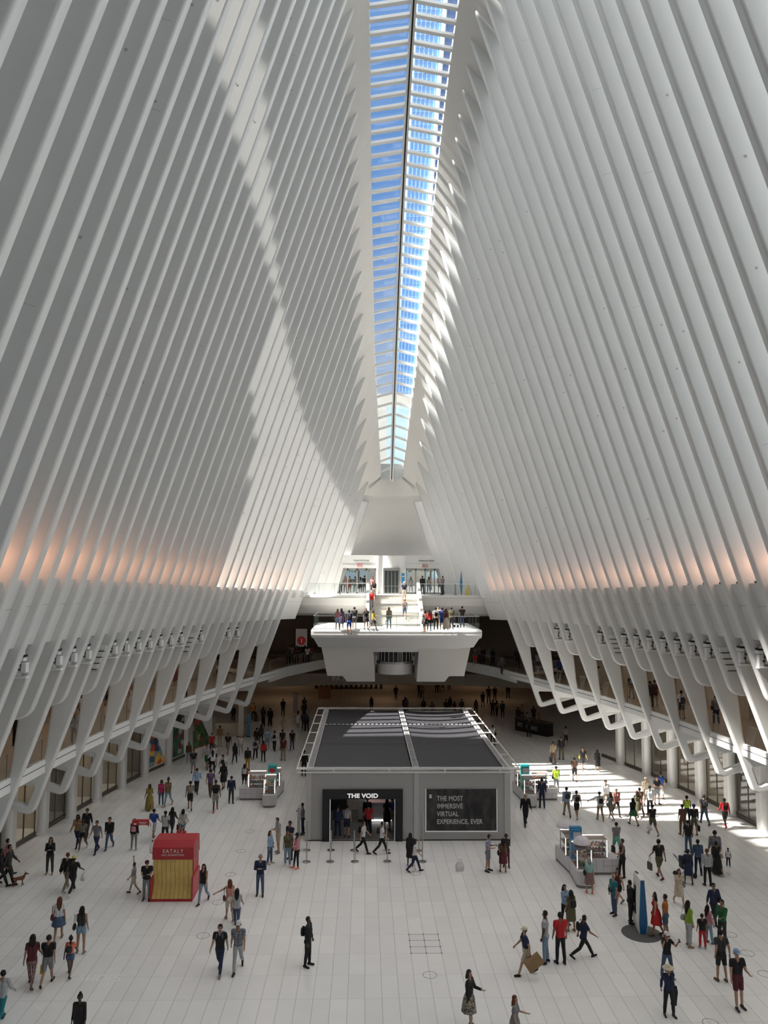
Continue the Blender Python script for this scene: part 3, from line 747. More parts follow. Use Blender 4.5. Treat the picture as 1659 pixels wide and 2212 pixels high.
# reception counter inside
rc = empty('reception_counter', (-1.7, 45.5, 0), label='white reception counter with a glowing strip inside the pavilion entrance', cat='counter')
one('counter_body', lambda m: (m.box(-1.0, 0.9, -0.3, 0.4, 0.12, 1.05), m.box(-1.0, -0.6, -0.3, 0.4, 1.05, 1.3)), M('counter_white', (0.5, 0.5, 0.52), 0.4), rc, bevel=0.03)
one('light_strip', lambda m: m.box(-0.3, 0.9, -0.33, -0.3, 0.06, 0.12), M('strip_bright', (1, 1, 1), 0.4, emit=(1, 1, 1), es=6), rc)
one('counter_top', lambda m: m.box(-0.6, 0.95, -0.35, 0.45, 1.05, 1.1), M('counter_top', (0.62, 0.42, 0.42), 0.3), rc)
add_light('pavilion_lamp', 'AREA', (-2.4, 45.2, 2.85), 22, (1, 0.93, 0.88), size=2.0)

# stanchions
def stanchion(x, y, h, label, lean=0):
    t = empty('stanchion', (x, y, 0), label=label, cat='stanchion', group='queue posts in front of the pavilion' if h < 1.2 else None)
    m = MB(); m.lathe([(0, 0.0), (0.2, 0.0), (0.2, 0.02), (0.05, 0.05), (0, 0.05)], n=20); m.build('base', STEEL, t, smooth=False)
    m = MB(); m.tube((0, 0, 0.03), (0, 0, h), 0.032, n=10); m.build('post', STEEL, t)
for k, (x, y, w) in enumerate(((-5.2, 39.12, 'leftmost post of the front row'), (-4.03, 39.12, 'second post from the left of the front row'), (-2.81, 39.12, 'third post from the left of the front row'), (-1.21, 39.13, 'fourth post of the front row'),
        (-4.06, 40.7, 'second post of the back row'), (-2.87, 40.67, 'third post of the back row'), (-1.21, 40.66, 'fourth post of the back row, behind the second walker'))):
    stanchion(x, y, 1.0, 'steel queue post before the pavilion, ' + w)
stanchion(-5.3, 40.69, 1.45, 'tall steel post at the left front corner of the pavilion')
stanchion(0.54, 39.09, 2.4, 'tallest steel post right of the pavilion entrance')
stanchion(0.46, 40.58, 1.45, 'medium steel post just behind the tallest post')
t = empty('sign_slab', (-5.75, 40.9, 0), label='narrow tall grey sign slab at the left corner of the pavilion', cat='sign')
one('slab', lambda m: m.box(-0.06, 0.06, -0.25, 0.25, 0, 2.15), GREY, t); one('slab_edge', lambda m: m.box(-0.07, -0.06, -0.25, 0.25, 0, 2.2), TRUSS, t)

# ------------------------------------------------------------------ gold and red food cart
GOLD = M('gold_slats', (0.66, 0.46, 0.15), 0.4, 0.35, noise=0.1, nscale=2)
RED = M('cart_red', (0.42, 0.02, 0.03), 0.4)
ct = empty('food_cart', (-10.72, 35.4, 0), 0.0, label='red and gold food cart with curved slatted front and white lettering', cat='cart')
def slats(m):
    prof = []
    for k in range(17):
        t_ = k / 16; z = 0.10 + 1.68 * t_; y = -0.62 + 0.28 * math.sin(math.pi * t_ * 1.0) * 0.5 - 0.16 * (1 - t_) + 0.10 * math.sin(2 * math.pi * t_)
        prof.append((y, z))
    w = 1.72 / 9
    for j in range(9):
        xa, xb2 = -0.86 + w * j + 0.006, -0.86 + w * (j + 1) - 0.006
        m.sweep([[(xa, y, z), (xb2, y, z), (xb2, y + 0.04, z), (xa, y + 0.04, z)] for y, z in prof])
one('gold_front', slats, GOLD, ct)
def cbody(m):
    m.box(-0.86, 0.86, -0.45, 0.6, 0.08, 1.75, RED); m.box(-0.92, 0.92, -0.82, 0.62, 0.0, 0.09, RED); m.box(0.86, 0.92, -0.8, 0.62, 0.09, 1.0, RED); m.box(-0.92, -0.86, -0.8, 0.62, 0.09, 1.0, RED)
one('cart_body', cbody, None, ct)
one('hood', lambda m: m.prism([(-0.66, 1.7), (-0.68, 2.22), (-0.40, 2.46), (0.5, 2.46), (0.62, 1.7)], 'x', -0.9, 0.9), RED, ct, bevel=0.02)
CW = M('cart_white', (0.8, 0.75, 0.72), 0.5)
text('EATALY', 0.22, (0, -0.69, 2.0), (R(90), 0, 0), CW, 'sign_lettering', ct, ext=0.006, align='CENTER', spacing=1.3, sx=0.95)
text('NYC DOWNTOWN', 0.115, (0, -0.685, 1.87), (R(90), 0, 0), CW, 'sign_lettering', ct, ext=0.005, align='CENTER', sx=0.95)
one('hoop', lambda m: m.path([(0.93, -0.5, 1.75), (0.98, -0.5, 1.8), (0.98, -0.45, 2.3), (0.93, -0.4, 2.4)], 0.02), STEEL, ct)
one('sign_arm', lambda m: m.path([(-0.9, -0.5, 1.9), (-1.02, -0.5, 1.95), (-1.04, -0.5, 2.1), (-1.0, -0.5, 3.2), (-1.06, -0.5, 3.3), (-1.2, -0.5, 3.32)], 0.035, n=10), M('tube_white', (0.8, 0.8, 0.8), 0.3), ct)
sg = one('hanging_sign', lambda m: m.box(-1.85, -1.12, -0.56, -0.42, 3.14, 3.36), RED, ct)
one('sign_mark', lambda m: (m.box(-1.78, -1.66, -0.566, -0.56, 3.17, 3.22), m.box(-1.56, -1.2, -0.566, -0.56, 3.25, 3.275), m.box(-1.5, -1.24, -0.566, -0.56, 3.19, 3.21)), CW, sg)

# ------------------------------------------------------------------ vendor stands
VW = M('stand_white', (0.60, 0.59, 0.61), 0.4); VK = M('stand_kick', (0.22, 0.20, 0.19), 0.5)
LED = M('led_white', (1, 1, 1), 0.4, emit=(1, 0.88, 0.82), es=5)
rv = random.Random(5)
PCOL = [(0.55, 0.12, 0.08), (0.75, 0.45, 0.2), (0.7, 0.65, 0.55), (0.1, 0.3, 0.28), (0.6, 0.25, 0.35), (0.25, 0.2, 0.4), (0.12, 0.1, 0.08), (0.75, 0.7, 0.2)]
def vendor(x, y, flip, towercol, label, side_dx, umb=False, goods='', scarf=False):
    f = flip
    t = empty('vendor_stand', (x, y, 0), label=label, cat='stall')
    def B(m, x0, x1, *r): m.box(min(f * x0, f * x1), max(f * x0, f * x1), *r)
    def counters(m):
        pts = rnd([(f * -0.05, 0.1), (f * -0.15, -1.55), (f * 0.68, -1.6), (f * 0.78, 0.1)], [0, 0.3, 0.3, 0])
        m.prism(pts, 'z', 0.12, 0.74)
        B(m, 0.78, 2.32, 0.0, 0.85, 0.12, 0.74)
        m.prism([(f * side_dx, 2.0), (f * -0.05, 0.15), (f * 0.35, 0.15), (f * (side_dx + 0.4), 2.0)], 'z', 0.12, 0.74)
    one('counter', counters, VW, t, bevel=0.015)
    def kick(m):
        pts = rnd([(f * -0.02, 0.1), (f * -0.11, -1.5), (f * 0.64, -1.55), (f * 0.74, 0.1)], [0, 0.3, 0.3, 0])
        m.prism(pts, 'z', 0, 0.12); B(m, 0.74, 2.28, 0.05, 0.8, 0, 0.12); m.prism([(f * (side_dx + .03), 1.95), (f * 0.0, 0.15), (f * 0.3, 0.15), (f * (side_dx + 0.35), 1.95)], 'z', 0.0, 0.12)
    one('kickboard', kick, VK, t)
    one('panel_joints', lambda m: [B(m, a, a + 0.012, -0.004, 0, 0.15, 0.72) for a in (1.2, 1.55, 1.95)] + [B(m, 0.8, 1.2, -0.004, 0, 0.42, 0.432), B(m, 1.55, 2.3, -0.004, 0, 0.42, 0.432)], VK, t)
    tc = M('tower_%d' % int(towercol[0] * 1000), towercol, 0.45)
    tw = one('sign_tower', lambda m: (B(m, 0.0, 0.55, 0.02, 0.3, 0, 2.2), B(m, 0.0, 0.5, -0.12, 0.02, 1.55, 2.15)), tc, t, bevel=0.03)
    if scarf:
        one('sign_picture', lambda m: (m.ball((f * 0.26, -0.15, 1.85), 0.2, 0.02, 0.15, 14), B(m, 0.24, 0.28, -0.15, -0.12, 1.55, 1.75)), M('picture_red', (0.55, 0.03, 0.04), 0.5), tw)
    else:
        one('placard', lambda m: B(m, 0.08, 0.46, -0.135, -0.12, 1.75, 2.02), M('placard_grey', (0.5, 0.45, 0.5), 0.6), tw)
        one('placard_lines', lambda m: [B(m, 0.14, 0.4, -0.14, -0.135, 1.8 + 0.06 * k, 1.815 + 0.06 * k) for k in range(4)], M('placard_white', (0.75, 0.72, 0.75), 0.6), tw)
    def case(name, x0, x1, y0, y1, z1, shelves):
        fr = MB()
        for a in (x0, x1):
            for b in (y0, y1): fr.box(f * a - 0.015, f * a + 0.015, b - 0.015, b + 0.015, 0.74, z1)
        for zz in [0.76] + shelves + [z1]: fr.box(min(f * x0, f * x1), max(f * x0, f * x1), y0, y1, zz - 0.012, zz)
        c = fr.build(name, M('case_frame', (0.30, 0.24, 0.22), 0.4, 0.3), t)
        g = MB(); xa, xb2 = min(f * x0, f * x1), max(f * x0, f * x1)
        g.add([(xa, y0, 0.76), (xb2, y0, 0.76), (xb2, y0, z1), (xa, y0, z1), (xa, y1, 0.76), (xb2, y1, 0.76), (xb2, y1, z1), (xa, y1, z1)], [(0, 1, 2, 3), (0, 4, 7, 3), (1, 5, 6, 2)])
        g.build('case_glass', GLASS, c, fix=False)
        l = MB()
        l.tube((f * x0 - 0.03 * f, y0 - 0.02, 0.8), (f * x0 - 0.03 * f, y0 - 0.02, z1 - 0.04), 0.014); l.tube((f * x1, y0 - 0.02, 0.8), (f * x1, y0 - 0.02, z1 - 0.04), 0.014)
        if z1 < 1.8: l.tube((f * x0, y1, z1 + 0.01), (f * x1, y1, z1 + 0.01), 0.014)
        l.build('led_strip', LED, c)
        for zz in [0.76] + shelves:
            n = int(abs(x1 - x0) / 0.13)
            for k in range(n):
                for yy in ((y0 * 0.65 + y1 * 0.35), (y0 * 0.25 + y1 * 0.75)):
                    w_, h_ = rv.uniform(0.03, 0.05), rv.uniform(0.05, 0.14)
                    col = PCOL[rv.randrange(len(PCOL))]; px = x0 + (x1 - x0) * (k + 0.5) / n
                    q = MB(); 
                    if rv.random() < 0.5: q.box(-w_, w_, -0.04, 0.04, 0, h_)
                    else: q.lathe([(0, 0), (w_, 0), (w_ * 1.1, h_ * 0.6), (w_ * 0.5, h_), (0, h_)], n=8)
                    o = q.build('merchandise', M('goods_%d' % PCOL.index(col), col, 0.5)); o.location = (x + f * px, y + yy, zz)
                    props(o, 'small goods item on a lit shelf of the ' + goods, 'merchandise', 'goods on the shelves of the ' + goods)
    case('display_case', -0.02, 0.6, -1.25, -0.2, 1.62, [1.2]); case('display_case', 0.72, 1.75, 0.1, 0.7, 1.62, [1.02, 1.3]); case('display_case', -0.12, 0.3, 0.4, 1.5, 1.62, [1.2])
    add_light('case_lamp', 'POINT', (x + f * 1.2, y + 0.4, 1.55), 3.0, (1.0, 0.7, 0.55), shadow_soft_size=0.05)
    add_light('case_lamp', 'POINT', (x + f * 0.3, y - 0.7, 1.55), 2.0, (1.0, 0.75, 0.6), shadow_soft_size=0.05)
    if umb:
        for (ux, uy, uz) in ((0.05, 1.3, 1.72), (0.3, -0.8, 1.66)):
            u = empty('toy_umbrella', (x + f * ux, y + uy, uz), label='small open white umbrella displayed on top of the front vendor stand, ' + ('the nearer one' if uy < 0 else 'the farther one'), cat='umbrella')
            m = MB(); m.lathe([(0.4, 0.1), (0.37, 0.2), (0.28, 0.32), (0.15, 0.4), (0.01, 0.43)], n=16); m.build('canopy', M('umbrella_white', (0.72, 0.68, 0.72), 0.6), u)
            m = MB(); m.tube((0, 0, 0), (0, 0, 0.48), 0.012); m.build('shaft', STEEL, u)
    return t
vendor(7.48, 37.3, 1, (0.03, 0.20, 0.40), 'vendor stand with a dark blue sign tower and umbrellas, right of the pavilion front', -0.28, True, 'blue tower stand')
vendor(7.55, 49.3, 1, (0.02, 0.30, 0.30), 'vendor stand with a teal sign tower behind the right corner of the pavilion', -0.2, False, 'teal tower stand')
vendor(-7.9, 49.45, -1, (0.06, 0.42, 0.42), 'vendor stand with a teal tower and red picture, left of the pavilion', -0.3, False, 'left stand', True)

# ------------------------------------------------------------------ blue information totem
tt = empty('information_totem', (8.8, 31.8, 0), label='tall blue and white information totem with a screen on a dark round plate', cat='totem')
BLUE = M('totem_blue', (0.005, 0.09, 0.24), 0.35)
def body(m):
    a = [(-0.2, 0.0), (-0.235, 0.42), (-0.14, 2.1), (0.05, 2.1), (0.15, 0.42), (0.08, 0.0)]
    b = [(-0.16, 0.0), (-0.19, 0.42), (-0.1, 2.05), (0.05, 2.05), (0.13, 0.42), (0.1, 0.0)]
    m.sweep([[(x - 0.02, -0.5, z) for x, z in a], [(x + 0.08, 0.62, z) for x, z in b]])
one('totem_body', body, FASC, tt, bevel=0.01)
m = MB(); a = [(-0.18, 0.02), (-0.21, 0.42), (-0.12, 2.07), (0.03, 2.07), (0.125, 0.42), (0.06, 0.02)]
m.add([(x - 0.02, -0.512, z) for x, z in a], [tuple(range(6))]); m.build('end_panel', BLUE, tt, fix=False)
m = MB()
m.add([(-0.215, -0.38, 0.62), (-0.155, 0.38, 0.55), (-0.085, 0.38, 1.6), (-0.155, -0.38, 1.66)], [(0, 1, 2, 3)]); m.build('screen', M('screen_dark', (0.06, 0.06, 0.075), 0.15), tt, fix=False)
one('camera_slot', lambda m: m.box(-0.03, 0.05, 0.2, 0.45, 2.06, 2.085), BLACK, tt)
m = MB(); m.lathe([(0, 0.0), (0.78, 0.0), (0.78, 0.012), (0, 0.013)], (-0.1, -0.4, 0), 40); m.build('floor_plate', M('plate_grey', (0.10, 0.10, 0.10), 0.6), tt)

# ------------------------------------------------------------------ floor fittings
def floor_ring(x, y, lab, grp=None):
    m = MB(); m.lathe([(0.235, 0.0), (0.235, 0.003), (0.252, 0.003), (0.252, 0.0)], n=32); o = m.build('floor_ring', M('ring_dark', (0.14, 0.13, 0.13), 0.5)); o.location = (x, y, 0.001)
    props(o, lab, 'floor hatch', grp)
for k, y in enumerate((43.64, 40.65, 37.57, 34.5, 31.44)):
    floor_ring(-8.67, y, 'round floor hatch ring in the left row, ' + ('farthest', 'second farthest', 'middle', 'second nearest', 'nearest')[k] + ' of the five')
floor_ring(0.1, 37.59, 'round floor hatch ring in front of the walking stick user'); floor_ring(0, 28.36, 'round floor hatch ring near the bottom centre, below the square hatch')
for k, (x, y) in enumerate(((12.19, 31.25), (12.14, 29.76), (12.02, 28.26), (8.7, 25.31))): floor_ring(x, y, 'round floor hatch ring on the right, ' + ('behind the pair in shorts', 'right of the couple in shorts', 'at the right picture edge', 'at the bottom picture edge')[k])
def hatch(m):
    for x in (-0.575, 0, 0.575): m.box(x - 0.008, x + 0.008, 29.92, 31.44, 0.001, 0.004)
    for k in range(4):
        y = 29.92 + 1.52 * k / 3; m.box(-0.575, 0.575, y - 0.008, y + 0.008, 0.001, 0.004)
        for x in (-0.575, 0, 0.575): m.box(x - 0.03, x + 0.03, y - 0.03, y + 0.03, 0.001, 0.005)
props(one('floor_hatch', hatch, M('hatch_dark', (0.12, 0.12, 0.12), 0.5)), 'square floor hatch of six panels near the bottom centre', 'floor hatch')
tx = text('SHOPS', 0.62, (-12.35, 28.1, 0.003), (0, 0, 0), M('floor_print', (0.95, 0.94, 0.93), 0.35), 'floor_lettering', ext=0.001, sx=0.8); props(tx, 'faint white lettering printed on the floor right of the child', 'lettering')
ar = one('floor_arrow', lambda m: (m.box(-13.2, -11.5, 26.6, 26.64, 0.002, 0.004), m.add([(-13.2, 26.62, 0.003), (-12.8, 26.3, 0.003), (-12.76, 26.33, 0.003), (-13.12, 26.62, 0.003)], [(0, 1, 2, 3)])), MATS['floor_print']); props(ar, 'faint white arrow printed on the floor at bottom left', 'lettering')

# ------------------------------------------------------------------ murals on the left shopfronts
def mural(name, y0, y1, cols, lab, tri=True):
    m_ = bpy.data.materials.new('mural_' + name); m_.use_nodes = True; n, l = m_.node_tree.nodes, m_.node_tree.links; b = n['Principled BSDF']
    tc = n.new('ShaderNodeTexCoord'); v = n.new('ShaderNodeTexVoronoi'); v.inputs['Scale'].default_value = 2.2
    cr = n.new('ShaderNodeValToRGB'); cr.color_ramp.interpolation = 'CONSTANT'
    while len(cr.color_ramp.elements) < len(cols): cr.color_ramp.elements.new(0.5)
    for k, c in enumerate(cols): cr.color_ramp.elements[k].position = k / len(cols); cr.color_ramp.elements[k].color = (*c, 1)
    sp = n.new('ShaderNodeSeparateColor'); l.new(tc.outputs['Object'], v.inputs[0]); l.new(v.outputs['Color'], sp.inputs[0]); l.new(sp.outputs[0], cr.inputs[0]); l.new(cr.outputs[0], b.inputs['Base Color'])
    xa, xb2 = -SHOPX(y0) + 0.05, -SHOPX(y1) + 0.05
    t = empty('mural', (0, 0, 0), label=lab, cat='mural')
    m = MB(); m.add([(xa, y0, 0.25), (xb2, y1, 0.25), (xb2, y1, 4.4), (xa, y0, 4.4)], [(0, 1, 2, 3)]); m.build('white_panel', FASC, t, fix=False)
    m = MB(); e = 0.012
    if tri: m.add([(xa + e, y0, 0.3), (xb2 + e, y1, 0.3), (xa * 0.8 + xb2 * 0.2 + e, y0 * 0.8 + y1 * 0.2, 3.3), (xa + e, y0, 3.4)], [(0, 1, 2, 3)])
    else: m.add([(xa + e, y0, 0.3), (xa * 0.25 + xb2 * 0.75 + e, y0 * 0.25 + y1 * 0.75, 0.3), (xa * 0.25 + xb2 * 0.75 + e, y0 * 0.25 + y1 * 0.75, 3.4), (xa + e, y0, 3.4)], [(0, 1, 2, 3)])
    m.build('picture', m_, t, fix=False)
mural('fruit', 55.95, 58.3, [(0.05, 0.10, 0.16), (0.5, 0.08, 0.04), (0.2, 0.3, 0.35), (0.75, 0.45, 0.1), (0.03, 0.05, 0.08), (0.35, 0.42, 0.5)], 'colourful orange and blue wall picture on the left shopfront, nearest of three')
mural('leaf', 58.9, 61.3, [(0.02, 0.07, 0.05), (0.04, 0.16, 0.10), (0.4, 0.42, 0.38), (0.3, 0.03, 0.03), (0.03, 0.10, 0.08)], 'dark green wall picture on the left shopfront, middle of three', False)
mural('garden', 61.9, 64.3, [(0.06, 0.12, 0.04), (0.4, 0.08, 0.06), (0.1, 0.2, 0.08), (0.5, 0.3, 0.15), (0.03, 0.08, 0.03)], 'green and red wall picture on the left shopfront, farthest of three')

# ------------------------------------------------------------------ far end things
t = empty('platform_sign', (-8.95, 80, 6.0), label='white hanging sign with a red disc and the number 1 on the upper walkway', cat='sign')
one('sign_board', lambda m: m.box(-0.58, 0.58, -0.05, 0.05, 0.7, 2.5), M('board_white', (0.6, 0.56, 0.52), 0.5, emit=(1, 0.9, 0.85), es=0.05), t)
m = MB(); n = 28; m.add([(0.45 * math.cos(6.2832 * k / n), -0.06, 1.3 + 0.45 * math.sin(6.2832 * k / n)) for k in range(n)], [tuple(range(n))]); m.build('red_disc', M('disc_red', (0.45, 0.03, 0.03), 0.5, emit=(1, 0.08, 0.08), es=0.06), t, fix=False)
text('1', 0.6, (-0.13, -0.08, 1.09), (R(90), 0, 0), M('numeral_white', (0.8, 0.8, 0.8), 0.5, emit=(1, 0.95, 0.95), es=0.15), 'numeral', t)  # faint glow added so the numeral shows in the shade
t = empty('reception_desk', (-13.5, 69.1, 0), label='pale curved stone information desk at the left end of the hall', cat='counter')
one('desk_body', lambda m: (m.box(-1.9, 1.9, -0.5, 0.4, 0, 1.0),), M('desk_stone', (0.42, 0.36, 0.28), 0.5), t, bevel=0.05); one('desk_top', lambda m: m.box(-1.95, 1.95, -0.55, 0.45, 1.0, 1.08), M('desk_top', (0.5, 0.44, 0.36), 0.4), t)
for x, w, h, col, lab in ((-13.15, 0.45, 2.9, (0.55, 0.52, 0.5), 'tall white banner standing before the stone desk'), (-12.45, 0.2, 1.9, (0.02, 0.2, 0.42), 'slim blue banner standing right of the white banner')):
    t = empty('banner', (x, 68.2, 0), label=lab, cat='banner'); one('banner_panel', lambda m: m.box(-w / 2, w / 2, -0.03, 0.03, 0.05, h), M('banner_%d' % int(w * 100), col, 0.6), t); one('banner_foot', lambda m: m.box(-w / 2 - 0.1, w / 2 + 0.1, -0.2, 0.2, 0, 0.05), DARK, t)
t = empty('bar_counter', (12.9, 69.9, 0), R(-54), label='long dark bar counter with white lettering at the far right of the hall', cat='counter')
one('counter_body', lambda m: m.box(-1.9, 1.9, -0.4, 0.4, 0, 1.1), M('bar_black', (0.015, 0.012, 0.012), 0.5), t); one('counter_top', lambda m: m.box(-1.95, 1.95, -0.45, 0.45, 1.1, 1.16), M('bar_top', (0.12, 0.08, 0.06), 0.4), t)
LT = M('bar_letters', (0.5, 0.48, 0.45), 0.5); text('EPZ', 0.5, (-1.6, -0.41, 0.4), (R(90), 0, 0), LT, 'counter_lettering', t, sx=0.7); text('HUDUD', 0.5, (-0.5, -0.41, 0.35), (R(90), 0, 0), LT, 'counter_lettering', t, sx=0.7)
t = empty('way_marker', (5.95, 66.5, 12.4), label='slim pointed blue marker post at the right end of the upper landing', cat='marker')
m = MB(); m.lathe([(0.03, 0), (0.13, 0.9), (0.1, 1.2), (0.015, 2.1)], n=12); m.build('post', M('marker_blue', (0.01, 0.16, 0.34), 0.4), t, smooth=True)
t = empty('caution_sign', (6.5, 66.6, 12.4), label='yellow folding caution sign on the upper landing', cat='sign')
m = MB(); m.prism([(-0.16, 0), (0.16, 0), (0.08, 0.8), (-0.08, 0.8)], 'y', -0.05, 0.05); m.build('board', M('caution_yellow', (0.75, 0.5, 0.03), 0.5), t)
t = empty('way_marker', (-16.9, 33.6, 5.75), label='flat blue marker totem on the left walkway at the picture edge', cat='marker')
m = MB(); m.prism([(-0.16, 0.3), (0.18, 0.3), (0.22, 2.6), (-0.12, 2.6)], 'y', -0.03, 0.03); m.build('panel', M('marker_blue2', (0.01, 0.20, 0.42), 0.4), t); one('marker_base', lambda m: m.box(-0.3, 0.3, -0.2, 0.2, 0, 0.3), GREY, t)
for x in (-4.6, 4.3, 5.5):
    t = empty('stanchion', (x, 67.2, 12.4), label='black queue post on the upper landing, ' + ('left of the stairs' if x < 0 else 'before the right doors' if x < 5 else 'next to the blue marker'), cat='stanchion')
    one('post', lambda m: m.tube((0, 0, 0), (0, 0, 1.0), 0.035), BLACK, t); one('base', lambda m: m.lathe([(0, 0), (0.18, 0), (0.18, 0.03), (0, 0.04)], n=14), BLACK, t)
# turnstile hall fittings, dim
t = empty('gate_line', (-4.5, 97, 0), label='row of dark ticket gates in the dim concourse behind the pavilion', cat='gate')
for k in range(14): one('gate', lambda m: m.box(-4 + 0.62 * k, -3.75 + 0.62 * k, -0.7, 0.7, 0, 1.15), DARK, t)
for k, (x, y, w) in enumerate(((-9.4, 79.2, 0.5), (-6.9, 88.0, 1.4))):
    t = empty('poster_board', (x, y, 0), label=('pale upright poster board in the dim concourse at left' if k == 0 else 'brown low display panel in the dim concourse'), cat='board')
    one('board', lambda m: m.box(-w / 2, w / 2, -0.05, 0.05, 0.1, 2.1 if k == 0 else 1.5), M('board_%d' % k, ((0.42, 0.36, 0.33), (0.35, 0.17, 0.08))[k], 0.6), t)
# lights of the dim concourse and the shops
for x in (-12, 0, 12):
    for y in (88, 98): add_light('concourse_lamp', 'AREA', (x, y, 4.2), 20, (1.0, 0.60, 0.32), size=3.0)
for s in (-1, 1):
    for k in range(6):
        Y = 33 + 5.0 * k
        add_light('walkway_lamp', 'AREA', (s * (xb(Y) + 3.2), Y, 10.6), 26, (1.0, 0.86, 0.72), size=1.5)
        add_light('shop_lamp', 'AREA', (s * (SHOPX(Y) + 2.6), Y, 4.9), 70, (1.0, 0.88, 0.74), size=2.0)
# mezzanine shop displays
rs = random.Random(9)
for s, sn in ((-1, 'left'), (1, 'right')):
    for k in range(11):
        Y = 30 + 3.0 * k; x = s * (xb(Y) + 4.93)
        t = empty('shop_window_display', (x, Y, 5.75), label='shop window display on the %s walkway, %s from the near end' % (sn, ORD[k]), cat='display', group='shop windows along the %s walkway' % sn)
        c = rs.choice([(0.10, 0.05, 0.04), (0.35, 0.20, 0.12), (0.05, 0.05, 0.06), (0.32, 0.27, 0.20), (0.25, 0.06, 0.05)])
        m = MB(); m.box(-0.04, 0.04, -1.1, 0.4, 0.2, 2.9); m.build('display_panel', M('disp_%d_%d' % (k, s), c, 0.5, noise=0.4, nscale=2), t)
        m = MB(); m.box(-0.06, 0.06, -1.25, -1.12, 0, 3.2); m.box(-0.06, 0.06, 0.42, 0.55, 0, 3.2); m.build('display_frame', M('disp_frame', (0.5, 0.45, 0.38), 0.5), t)
# outside: trees, kerb building, traffic colours beyond the street doors
LEAF = [M('leaf_%d' % k, c, 0.7, noise=0.3, nscale=6) for k, c in enumerate(((0.07, 0.13, 0.05), (0.10, 0.17, 0.06), (0.05, 0.10, 0.05)))]
rt_ = random.Random(4)
for k, (x, y) in enumerate(((-7.5, 90), (-3.2, 94), (1.6, 92), (5.2, 89), (8.8, 93))):
    t = empty('street_tree', (x, y, 12.4), label='leafy green street tree seen through the street doors, number %s from the left' % ('one', 'two', 'three', 'four', 'five')[k], cat='tree')
    t['label'] = 'leafy street tree seen through the doors, ' + ('far left', 'left of centre', 'centre', 'right of centre', 'far right')[k]
    m = MB(); m.tube((0, 0, 0), (0, 0, 3.0), 0.16, 0.09, 8); m.build('trunk', M('bark', (0.12, 0.08, 0.05), 0.9), t)
    m = MB()
    for q in range(160):
        a, b_, r_ = rt_.uniform(0, 6.28), rt_.uniform(-1, 1), rt_.uniform(0.4, 2.0)
        c = Vector((r_ * math.cos(a), r_ * math.sin(a), 3.6 + b_ * 1.5)); s_ = rt_.uniform(0.12, 0.3); d1 = Vector((rt_.uniform(-1, 1), rt_.uniform(-1, 1), rt_.uniform(-1, 1))).normalized() * s_; d2 = d1.orthogonal().normalized() * s_
        m.add([c - d1, c + d2, c + d1, c - d2], [(0, 1, 2, 3)])
    m.build('crown', LEAF[k % 3], t, fix=False)
t = empty('street_building', (0, 118, 12.4), label='pale city building across the street seen through the doors', cat='building')
one('facade', lambda m: m.box(-26, 26, 0, 8, 0, 30), M('facade_pale', (0.25, 0.24, 0.22), 0.7), t)
for q in range(8): one('window_row', lambda m: m.box(-24 + 6.2 * q, -20.5 + 6.2 * q, -0.05, 0, 1.0, 28), M('facade_glass', (0.2, 0.28, 0.34), 0.2), t)
# glass towers seen up through the skylight
t = empty('glass_tower', (0, 0, 0), label='pale glass skyscraper seen through the right half of the skylight', cat='building')
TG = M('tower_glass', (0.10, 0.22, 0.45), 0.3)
def tower(m):
    m.sweep([[(0.9, 150, 0), (3.5, 150, 0), (3.5, 190, 0), (0.9, 190, 0)], [(16.2, 150, 300), (26, 150, 300), (26, 190, 300), (16.2, 190, 300)]])
one('tower_facade', tower, TG, t)
def tl(m):
    for k in range(100):
        z = 2.8 * k; f_ = z / 300; m.tube((0.9 + 15.3 * f_, 149.95, z), (3.5 + 22.5 * f_, 149.95, z), 0.035, n=4)
    for k in range(7):
        f_ = k / 6; m.tube((0.9 + 2.6 * f_, 149.95, 0), (16.2 + 9.8 * f_, 149.95, 300), 0.04, n=4)
one('tower_mullions', tl, M('mullion_pale', (0.22, 0.34, 0.55), 0.5), t)
one('tower_corner', lambda m: m.tube((3.5, 149.6, 0), (26, 149.6, 300), 0.45, n=6), M('corner_pale', (0.6, 0.66, 0.75), 0.5), t)
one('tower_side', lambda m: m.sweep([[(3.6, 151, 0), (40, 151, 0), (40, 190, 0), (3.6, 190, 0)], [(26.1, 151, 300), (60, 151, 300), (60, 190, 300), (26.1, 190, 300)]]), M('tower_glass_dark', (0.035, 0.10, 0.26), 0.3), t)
t = empty('glass_tower', (0, 0, 0), label='blue glass tower at the left edge of the skylight', cat='building')
one('tower_facade', lambda m: m.box(-16, -2.6, 170, 190, 0, 112), M('tower_glass_b', (0.10, 0.22, 0.45), 0.2), t); one('tower_corner', lambda m: m.box(-2.75, -2.45, 169.6, 170, 0, 150), MATS['mullion_pale'], t)
